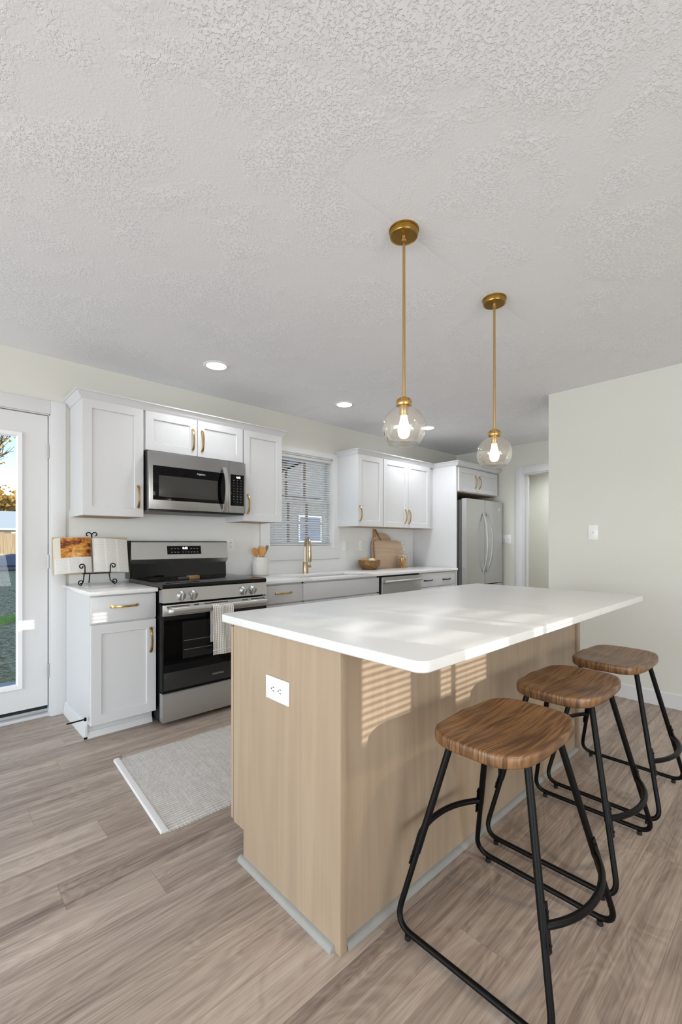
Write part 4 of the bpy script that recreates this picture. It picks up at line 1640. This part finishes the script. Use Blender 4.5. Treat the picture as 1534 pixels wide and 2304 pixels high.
for i in range(nu):
    for j in range(nv):
        b.faces.new((T[i][j], T[i + 1][j], T[i + 1][j + 1], T[i][j + 1]))
        b.faces.new((D[i][j], D[i][j + 1], D[i + 1][j + 1], D[i + 1][j]))
for i in range(nu):
    b.faces.new((T[i][0], D[i][0], D[i + 1][0], T[i + 1][0]))
    b.faces.new((T[i][nv], T[i + 1][nv], D[i + 1][nv], D[i][nv]))
for j in range(nv):
    b.faces.new((T[0][j], T[0][j + 1], D[0][j + 1], D[0][j]))
    b.faces.new((T[nu][j], D[nu][j], D[nu][j + 1], T[nu][j + 1]))
rug = empty('area_rug', (1.36, 2.18, 0), 'off white woven cotton rug on the floor in front of the range', 'rug')
part('woven_field', b, M['rug'], rug, smooth=80)
b = new_bm()
sweep(b, [P00 + Vector((0.006, 0.004, 0.0075)), P01 + Vector((0.006, -0.004, 0.0075))], [(0.005, -0.012), (0.006, 0), (0.005, 0.012), (-0.0062, 0.016), (-0.0062, -0.016)], up=Vector((0, 0, 1)))
part('hem', b, M['rug_hem'], rug)

# ------------------------------------------------------------------ crock with wooden tools
CX, CY = 2.240, 3.462
cr = empty('utensil_crock', (CX, CY, ZR), 'off white stoneware crock on the worktop right of the range', 'crock')
b = new_bm()
lathe(b, [(0, 0.0), (0.066, 0.0), (0.071, 0.004), (0.0735, 0.02), (0.0745, 0.10), (0.0725, 0.128), (0.064, 0.146), (0.061, 0.158), (0.0625, 0.166), (0.059, 0.168), (0.056, 0.158), (0.060, 0.14), (0.068, 0.12), (0.068, 0.012), (0, 0.010)], (CX, CY, ZR), 40)
part('jar_body', b, M['ceramic'], cr, smooth=50)
for s in (-1, 1):
    b = new_bm()
    d = Vector((0.73, -0.68, 0)) * s
    c0 = Vector((CX, CY, ZR))
    pts = [c0 + d * 0.069 + Vector((0, 0, 0.116)), c0 + d * 0.080 + Vector((0, 0, 0.124)), c0 + d * 0.080 + Vector((0, 0, 0.138)), c0 + d * 0.064 + Vector((0, 0, 0.146))]
    tube(b, rounded_path(pts, 0.006, 4), 0.0055, 10)
    part('ear', b, M['ceramic'], cr, smooth=60)


def tool(name, outline, th, base, tip, mat, label, side, hl):
    """flat carved head (outline in u along the handle, v across) on a round stick"""
    base, tip = Vector(base), Vector(tip)
    t = (tip - base).normalized()
    s = Vector(side)
    s = (s - t * s.dot(t)).normalized()
    nrm = t.cross(s)
    o = empty(name, tuple(base), label, 'utensil', 'wooden utensils in the crock')
    b = new_bm()
    A = [b.verts.new(tip + t * u + s * v + nrm * (th / 2 + 0.010 * (abs(v) / 0.03) ** 2 * 0.4)) for u, v in outline]
    Bq = [b.verts.new(tip + t * u + s * v - nrm * (th / 2 - 0.010 * (abs(v) / 0.03) ** 2 * 0.4)) for u, v in outline]
    b.faces.new(A)
    b.faces.new(Bq[::-1])
    n = len(A)
    for k in range(n):
        b.faces.new((A[k], A[(k + 1) % n], Bq[(k + 1) % n], Bq[k]))
    part('head', b, mat, o)
    b = new_bm()
    tube(b, [base, base.lerp(tip, 0.6), tip + t * hl], 0.0055, 10)
    part('handle', b, mat, o)
    return o


ell = [(0.044 + 0.044 * math.cos(2 * PI * k / 28), 0.0255 * math.sin(2 * PI * k / 28)) for k in range(28)]
tool('wooden_spoon', ell, 0.007, (CX + 0.022, CY + 0.010, ZR + 0.018), (CX - 0.040, CY + 0.004, ZR + 0.172), M['spoon_wood'], 'honey coloured wooden spoon leaning left in the crock', (0.8, -0.6, 0), 0.03)
fork = [(0, -0.020), (0.03, -0.036), (0.062, -0.037), (0.088, -0.029), (0.088, -0.019), (0.074, -0.017), (0.074, -0.012), (0.092, -0.010), (0.092, -0.002), (0.075, -0.001), (0.075, 0.005), (0.092, 0.006), (0.091, 0.014),
        (0.076, 0.016), (0.076, 0.021), (0.087, 0.028), (0.062, 0.037), (0.03, 0.036), (0, 0.020)]
tool('wooden_fork', fork, 0.006, (CX - 0.006, CY - 0.014, ZR + 0.018), (CX - 0.002, CY - 0.016, ZR + 0.178), M['spoon_wood'], 'wide slotted wooden fork standing upright in the crock', (0.8, -0.6, 0), 0.02)
spat = [(0, -0.007), (0.03, -0.013), (0.085, -0.016), (0.104, -0.012), (0.108, 0.0), (0.104, 0.012), (0.085, 0.014), (0.03, 0.011), (0, 0.007)]
tool('wooden_spatula', spat, 0.006, (CX - 0.030, CY + 0.030, ZR + 0.018), (CX + 0.044, CY + 0.024, ZR + 0.176), M['spoon_gray'], 'grayish wooden spatula leaning right in the crock', (0.7, -0.7, 0), 0.02)

# ------------------------------------------------------------------ bowl of eggs
BXc, BYc = 3.604, 3.388
bw = solo('wooden_bowl', new_bm() if False else (lambda b: (lathe(b, [(0, 0), (0.076, 0), (0.082, 0.004), (0.112, 0.038), (0.122, 0.060), (0.125, 0.102), (0.121, 0.106), (0.116, 0.102), (0.112, 0.072), (0.09, 0.064), (0, 0.062)], (BXc, BYc, ZR), 16), b)[1])(new_bm()),
          M['bowl_wood'], 'faceted brown wooden bowl holding eggs on the worktop', 'bowl', smooth=20)
for (dx, dy, mat, lab, rot) in ((-0.062, 0.012, 'egg_tan', 'tan egg at the left side of the wooden bowl', 20), (-0.008, -0.038, 'egg_cream', 'cream egg in the middle of the wooden bowl', 70), (0.060, -0.012, 'egg_tan', 'tan egg at the right side of the wooden bowl', 130)):
    b = new_bm()
    pr = []
    for k in range(17):
        a = PI * k / 16
        zz = -math.cos(a)
        pr.append((0.0325 * math.sin(a) * (1 - 0.12 * zz), zz * 0.041))
    pr[0] = (0, pr[0][1])
    pr[-1] = (0, pr[-1][1])
    lathe(b, pr, (BXc + dx, BYc + dy, ZR + 0.0645 + 0.036), 24, Matrix.Rotation(math.radians(rot), 4, 'Z') @ Matrix.Rotation(math.radians(80), 4, 'X'))
    solo('egg', b, M[mat], lab, 'egg', 'eggs in the wooden bowl', smooth=60)

# ------------------------------------------------------------------ cutting boards leaning on the backsplash
def board(name, outline, y0, tilt, th, mat, label):
    o = empty(name, (sum(p[0] for p in outline) / len(outline), y0, ZR), label, 'cutting board', 'cutting boards')
    b = new_bm()
    fs = prism(b, outline, 1, 0, th)
    es = [e for f in fs[:2] for e in f.edges]
    bmesh.ops.bevel(b, geom=es, offset=0.002, segments=2, affect='EDGES')
    mt = Matrix.Translation((0, y0, ZR + 0.0005)) @ Matrix.Rotation(math.radians(-tilt), 4, 'X')
    bmesh.ops.transform(b, matrix=mt, verts=b.verts[:])
    part('board', b, mat, o)
    return o, mt


ol = [(3.775, 0.0), (4.150, 0.0), (4.150, 0.24)]
for k in range(0, 19):
    a = PI * k / 18
    ol.append((3.9625 + 0.1875 * math.cos(a), 0.24 + 0.180 * math.sin(a)))
ol.append((3.775, 0.24))
o1, mt1 = board('cutting_board', ol[:3] + ol[4:-2] + ol[-1:], 3.480, 6.0, 0.018, M['board_wood'], 'tall arched wooden cutting board with a brown handle leaning on the backsplash')
b = new_bm()
prism(b, [(3.838, 0.36), (3.882, 0.40), (3.876, 0.440), (3.862, 0.458), (3.842, 0.460), (3.828, 0.446), (3.826, 0.40)], 1, -0.001, 0.019)
bmesh.ops.transform(b, matrix=mt1, verts=b.verts[:])
part('handle', b, M['board_handle'], o1)
b = new_bm()
sweep(b, [(3.846, -0.003, 0.452), (3.860, -0.007, 0.430), (3.905, -0.006, 0.365), (3.934, -0.003, 0.322)], [(0.002, -0.007), (0.002, 0.007), (-0.002, 0.007), (-0.002, -0.007)], up=Vector((0, -1, 0)))
bmesh.ops.transform(b, matrix=mt1, verts=b.verts[:])
part('strap', b, M['bowl_wood'], o1)
ol = [(3.792, 0.0), (4.290, 0.0), (4.290, 0.235)]
for k in range(1, 10):
    a = PI / 2 * k / 9
    ol.append((4.170 + 0.120 * math.cos(a) , 0.235 + 0.092 * math.sin(a)))
ol += [(3.815, 0.329), (3.797, 0.320), (3.792, 0.30)]
board('cutting_board', ol, 3.450, 6.0, 0.017, M['board_wood'], 'low wide wooden cutting board with a rounded shoulder in front of the arched one')

# ------------------------------------------------------------------ glass jar
JX, JY = 4.165, 3.372
j = empty('glass_jar', (JX, JY, ZR), 'lidded glass jar of dried pasta in front of the cutting boards', 'jar')
b = new_bm()
lathe(b, [(0, 0.001), (0.056, 0.001), (0.060, 0.006), (0.061, 0.120), (0.058, 0.138), (0.050, 0.146), (0.050, 0.154)], (JX, JY, ZR), 36)
part('jar_body', b, M['jar_glass'], j, smooth=50)
b = new_bm()
lathe(b, [(0.0, 0.152), (0.053, 0.152), (0.055, 0.156), (0.052, 0.163), (0.020, 0.170), (0.007, 0.174), (0.007, 0.180), (0.013, 0.188), (0.013, 0.196), (0.006, 0.201), (0, 0.202)], (JX, JY, ZR), 32)
part('lid', b, M['jar_glass'], j, smooth=50)
b = new_bm()
lathe(b, [(0.0505, 0.147), (0.0545, 0.147), (0.0545, 0.151), (0.0505, 0.151)], (JX, JY, ZR), 32)
part('seal', b, M['oat'], j)
b = new_bm()
b2 = new_bm()
rp = random.Random(11)
for k in range(150):
    a, q = rp.uniform(0, 2 * PI), 0.044 * math.sqrt(rp.random())
    z = 0.012 + 0.118 * rp.random()
    c = Vector((JX + q * math.cos(a), JY + q * math.sin(a), ZR + z + 0.002))
    m = Matrix.Rotation(rp.uniform(0, 6.28), 3, 'X') @ Matrix.Rotation(rp.uniform(0, 6.28), 3, 'Z')
    r = rp.uniform(0.008, 0.011)
    pts = [c + m @ Vector((r * math.cos(2 * PI * i / 12), r * math.sin(2 * PI * i / 12), 0.004 * i / 12)) for i in range(10)]
    tube(b if z < 0.112 else b2, pts, 0.0034, 6)
solo('dried_pasta', b, M['pasta'], 'golden dried pasta rings filling the glass jar', 'pasta', kind='stuff', smooth=60)
solo('dried_pasta', b2, M['oat'], 'pale layer of pasta at the top of the glass jar', 'pasta', kind='stuff', smooth=60)

# ------------------------------------------------------------------ cookbook on an iron easel
EX, EY = 0.845, 3.392
es_ = empty('book_easel', (EX, EY, ZL), 'black scrolled iron easel on the small left worktop', 'easel')
IR = 0.0038


def spiral(c, r0, a0, turns, n=20, ax=1):
    pts = []
    for k in range(n + 1):
        t = k / n
        a = a0 + turns * 2 * PI * t
        r = r0 * (1 - 0.72 * t)
        pts.append(Vector((c[0] + r * math.cos(a), c[1], c[2] + r * math.sin(a))))
    return pts


zl = 0.9675
for s, fx, hx in ((-1, 0.786, 0.785), (1, 0.940, 0.939)):
    b = new_bm()
    # foot leg runs out and curls up
    c = Vector((fx - 0.020 if s < 0 else fx + 0.032, EY - 0.038, ZL + 0.0225))
    sp_ = spiral((c.x, c.y, c.z), 0.0185, -PI / 2, 1.15 * (-1 if s < 0 else 1))
    tube(b, [Vector((fx, EY - 0.030, zl)), Vector((fx - s * -0.006, EY - 0.034, ZL + 0.03))] + sp_, IR, 8)
    part('leg', b, M['black_metal'], es_, smooth=60)
    b = new_bm()
    c = Vector((hx + s * 0.020, EY - 0.058, zl + 0.050))
    sp_ = spiral((c.x, c.y, c.z), 0.019, PI if s > 0 else 0, 1.1 * (-1 if s > 0 else 1))
    tube(b, [Vector((hx, EY - 0.020, zl)), Vector((hx, EY - 0.056, zl + 0.002)), Vector((hx + s * 0.001, EY - 0.058, zl + 0.03))] + sp_, IR, 8)
    part('hook', b, M['black_metal'], es_, smooth=60)
b = new_bm()
tube(b, [(0.778, EY - 0.022, zl), (0.946, EY - 0.022, zl)], IR, 8)
part('ledge', b, M['black_metal'], es_)
b = new_bm()
tube(b, [(0.858, EY + 0.005, zl), (0.862, EY + 0.085, 1.215)], IR, 8)
for s in (-1, 1):
    sp_ = spiral((0.860 + s * 0.022, EY + 0.088, 1.232), 0.021, PI if s > 0 else 0, 0.75 * (-1 if s > 0 else 1))
    tube(b, [Vector((0.860, EY + 0.086, 1.213))] + sp_, IR, 8)
part('back_post', b, M['black_metal'], es_, smooth=60)
b = new_bm()
tube(b, [(0.861, EY + 0.070, 1.165), (0.858, EY + 0.148, ZL + 0.004)], IR, 8)
tube(b, [(0.858, EY - 0.022, zl), (0.858, EY + 0.006, zl)], IR, 8)
part('rear_leg', b, M['black_metal'], es_)

bk = empty('cookbook', (EX, EY, zl), 'open cookbook with a food photograph propped on the iron easel', 'book')
mt = Matrix.Translation((EX, EY - 0.006, zl + 0.006)) @ Matrix.Rotation(math.radians(-15), 4, 'X') @ Matrix.Rotation(math.radians(1.2), 4, 'Y')
BH = 0.245
lp = [(-0.003, -0.002), (-0.014, -0.018), (-0.045, -0.026), (-0.10, -0.027), (-0.16, -0.022), (-0.205, -0.014), (-0.223, -0.008)]
rpf = [(0.003, -0.002), (0.014, -0.014), (0.045, -0.020), (0.10, -0.020), (0.16, -0.015), (0.21, -0.008), (0.230, -0.003)]


def book_part(name, prof, z0, z1, mat, parent, back=None, shear=0.0):
    b = new_bm()
    pr = prof + back if back else prof
    prism(b, pr, 2, z0, z1)
    for v in b.verts:
        v.co.z += shear * v.co.x
    bmesh.ops.transform(b, matrix=mt, verts=b.verts[:])
    return part(name, b, mat, parent, smooth=40)


def strip_off(prof, d):
    return [(p[0], p[1] - d) for p in prof]


cov = book_part('cover', [(-0.232, 0.010), (-0.02, 0.018), (0.02, 0.018), (0.238, 0.014), (0.238, 0.018), (0.02, 0.0225), (-0.02, 0.0225), (-0.232, 0.014)], -0.006, BH + 0.007, M['cover'], bk, shear=0.03)
lpg = book_part('left_pages', lp, 0.0, BH, M['paper_edge'], bk, [(-0.215, 0.004), (-0.003, 0.016)], 0.055)
rpg = book_part('right_pages', rpf, 0.0, BH - 0.004, M['paper_edge'], bk, [(0.224, 0.010), (0.003, 0.016)], -0.02)
book_part('printed_page', strip_off(lp, 0.0009), 0.001, 0.103, M['page_text'], lpg, lp[::-1], 0.055)
lpu = [p for p in lp if p[0] > -0.21]
lpu[-1] = (-0.190, -0.0175)
book_part('photograph', strip_off([(-0.005, -0.006)] + lpu[1:], 0.0010), 0.108, BH - 0.002, M['food'], lpg, ([(-0.005, -0.006)] + lpu[1:])[::-1], 0.055)
book_part('printed_page', strip_off(rpf, 0.0009), 0.001, BH - 0.005, M['page_text'], rpg, rpf[::-1], -0.02)
b = new_bm()
for k, (xx, yy) in enumerate(((-0.224, -0.002), (-0.229, 0.004))):
    prism(b, [(xx, yy), (xx + 0.05, yy + 0.001), (xx + 0.05, yy + 0.002), (xx, yy + 0.0012)], 2, -0.004 + 0.003 * k, BH - 0.004)
for v in b.verts:
    v.co.z += 0.055 * v.co.x
bmesh.ops.transform(b, matrix=mt, verts=b.verts[:])
part('loose_pages', b, M['paper'], bk)

# ------------------------------------------------------------------ outdoors
b = new_bm()
gy = [3.71, 6, 9, 13, 18, 26, 45]
gx = [-30, -8, 0, 8, 16, 40]
V = [[b.verts.new((x, y, -0.16 + 0.05 * max(0, y - 4) * (1 if y < 20 else 0.9))) for x in gx] for y in gy]
for i in range(len(gy) - 1):
    for k in range(len(gx) - 1):
        b.faces.new((V[i][k], V[i][k + 1], V[i + 1][k + 1], V[i + 1][k]))
g = struct('ground', b, M['ground'])
pt_ = solo('patio_slab', bx(-1.2, 1.6, 3.72, 5.0, -0.20, -0.085, 0.01), M['patio'], 'pale concrete step outside the glazed door', 'step')
b = new_bm()
rg_ = random.Random(5)
for k in range(2600):
    x, y = rg_.uniform(-2.5, 4), rg_.uniform(7.75, 8.35)
    z = -0.16 + 0.05 * (y - 4)
    h, a = rg_.uniform(0.04, 0.10), rg_.uniform(0, PI)
    w = 0.009
    dx, dy = w * math.cos(a), w * math.sin(a)
    b.faces.new((b.verts.new((x - dx, y - dy, z)), b.verts.new((x + dx, y + dy, z)), b.verts.new((x + rg_.uniform(-.03, .03), y + rg_.uniform(-.03, .03), z + h))))
solo('grass', b, M['grass'], 'strip of green grass across the leafy yard', 'grass', kind='stuff', smooth=0)

fe = empty('wood_fence', (1.5, 17, 0.5), 'weathered wooden board fence at the back of the yard', 'fence')
b = new_bm()
rf = random.Random(9)
x = -6.0
while x < 6:
    h = 1.50 + rf.uniform(-0.03, 0.03)
    box(b, x, x + 0.145, 17.0, 17.02, 0.46, h)
    x += 0.15
part('boards', b, M['fence'], fe)
b = new_bm()
for z in (0.75, 1.25):
    box(b, -6, 6.05, 17.02, 17.06, z, z + 0.09)
part('rails', b, M['fence'], fe)
for x in (-4.8, -2.4, 0.0, 2.4, 4.8):
    part('post', bx(x, x + 0.10, 17.06, 17.16, 0.45, 1.55), M['fence'], fe)

sh = empty('garden_shed', (2.2, 22.5, 0.7), 'white shed with a pale metal roof beyond the fence', 'shed')
part('wall', bx(-1.5, 6.5, 22, 25, 0.6, 1.75), M['shed_wall'], sh)
b = new_bm()
prism(b, [(21.6, 1.68), (23.5, 2.45), (25.4, 1.68), (25.4, 1.75), (23.5, 2.53), (21.6, 1.75)], 0, -1.9, 6.9)
part('roof', b, M['roof_white'], sh)
for x in (0.4, 1.95, 3.2, 4.6):
    w_ = part('window', bx(x, x + 0.6, 21.97, 22.01, 1.25, 1.62), M['taupe'], sh)
tp = empty('wood_pile_tarp', (1.6, 15.6, 0.4), 'blue tarp spread over a low pile by the fence', 'tarp')
b = new_bm()
prism(b, [(-0.2, 0.42), (0.8, 0.62), (1.9, 0.86), (2.6, 0.80), (3.2, 0.45)], 1, 15.2, 16.3)
part('sheet', b, M['tarp'], tp)
part('strap', bx(-0.1, 3.1, 15.17, 15.2, 0.52, 0.56), M['rubber'], tp)


def tree(loc, h, seed, label, leaves):
    t = empty('bare_tree', loc, label, 'tree', 'trees behind the fence')
    r = random.Random(seed)
    b = new_bm()
    tips = []

    def grow(p, d, L, rad, depth):
        pts, sc = [p], [1.0]
        q = p.copy()
        for k in range(4):
            d2 = (d + Vector((r.uniform(-.22, .22), r.uniform(-.22, .22), r.uniform(-.05, .2)))).normalized()
            q = q + d2 * (L / 4)
            d = d2
            pts.append(q.copy())
            sc.append(1 - 0.10 * (k + 1))
        sweep(b, pts, circ(rad, 6 if depth > 2 else 4), cap=False, scale=sc)
        if depth == 0:
            tips.append(q)
            return
        for k in range(3 if depth > 1 else 4):
            nd = (d + Vector((r.uniform(-1, 1), r.uniform(-1, 1), r.uniform(-.25, .75))) * 0.85).normalized()
            st = pts[r.choice((2, 3, 4))]
            grow(st.copy(), nd, L * r.uniform(0.62, 0.82), rad * 0.58, depth - 1)
        tips.append(q)
    grow(Vector(loc), Vector((r.uniform(-.1, .1) + 0.12, 0, 1)), h * 0.34, h * 0.030, 5)
    part('trunk', b, M['bark'], t, smooth=0)
    b = new_bm()
    for k in range(leaves):
        c = r.choice(tips) + Vector((r.gauss(0, .3), r.gauss(0, .3), r.gauss(0, .25)))
        s = r.uniform(0.03, 0.09) if leaves < 500 else r.uniform(0.06, 0.14)
        m = Matrix.Rotation(r.uniform(0, 6.28), 3, 'X') @ Matrix.Rotation(r.uniform(0, 6.28), 3, 'Z')
        b.faces.new([b.verts.new(c + m @ Vector(v)) for v in ((-s, -s * .6, 0), (s, -s * .6, 0), (0, s, 0))])
    part('leaves', b, M['leaf'], t, smooth=0)


tree((1.75, 20.0, 0.65), 6.5, 4, 'dark branching tree rising just behind the wooden fence', 120)
tree((4.6, 29.0, 1.2), 3.0, 8, 'tree with golden leaves standing close behind the white shed', 2400)
tree((1.0, 29.5, 1.2), 3.0, 15, 'tree with golden leaves at the far left of the door view', 1500)

tree((2.9, 31.5, 1.3), 3.3, 21, 'tree with golden leaves standing farthest back behind the shed roof', 3200)
tree((5.8, 33.0, 1.3), 3.2, 23, 'golden tree right of the farthest one behind the shed', 2200)

nh = empty('neighbour_house', (11, 15, 0), 'gray neighbouring house with shingled roof seen through the blind', 'house')
part('wall', bx(7.4, 16, 13, 19, -0.1, 2.9), M['siding'], nh)
b = new_bm()
prism(b, [(7.0, 2.75), (11.7, 5.0), (16.4, 2.75), (16.4, 2.92), (11.7, 5.2), (7.0, 2.92)], 1, 12.5, 19.5)
part('roof', b, M['shingle'], nh)
b = new_bm()
prism(b, [(7.6, 2.85), (11.7, 4.85), (15.8, 2.85)], 1, 13.0, 13.1)
part('gable', b, M['siding'], nh)
w_ = part('window', bx(10.0, 11.1, 12.94, 13.0, 1.2, 2.2), M['vinyl'], nh)
part('pane', bx(10.06, 11.04, 12.93, 12.95, 1.26, 2.14), M['tarp'], w_)
part('garage_door', bx(12.2, 14.6, 12.95, 13.0, 0.3, 2.3), M['shed_wall'], nh)
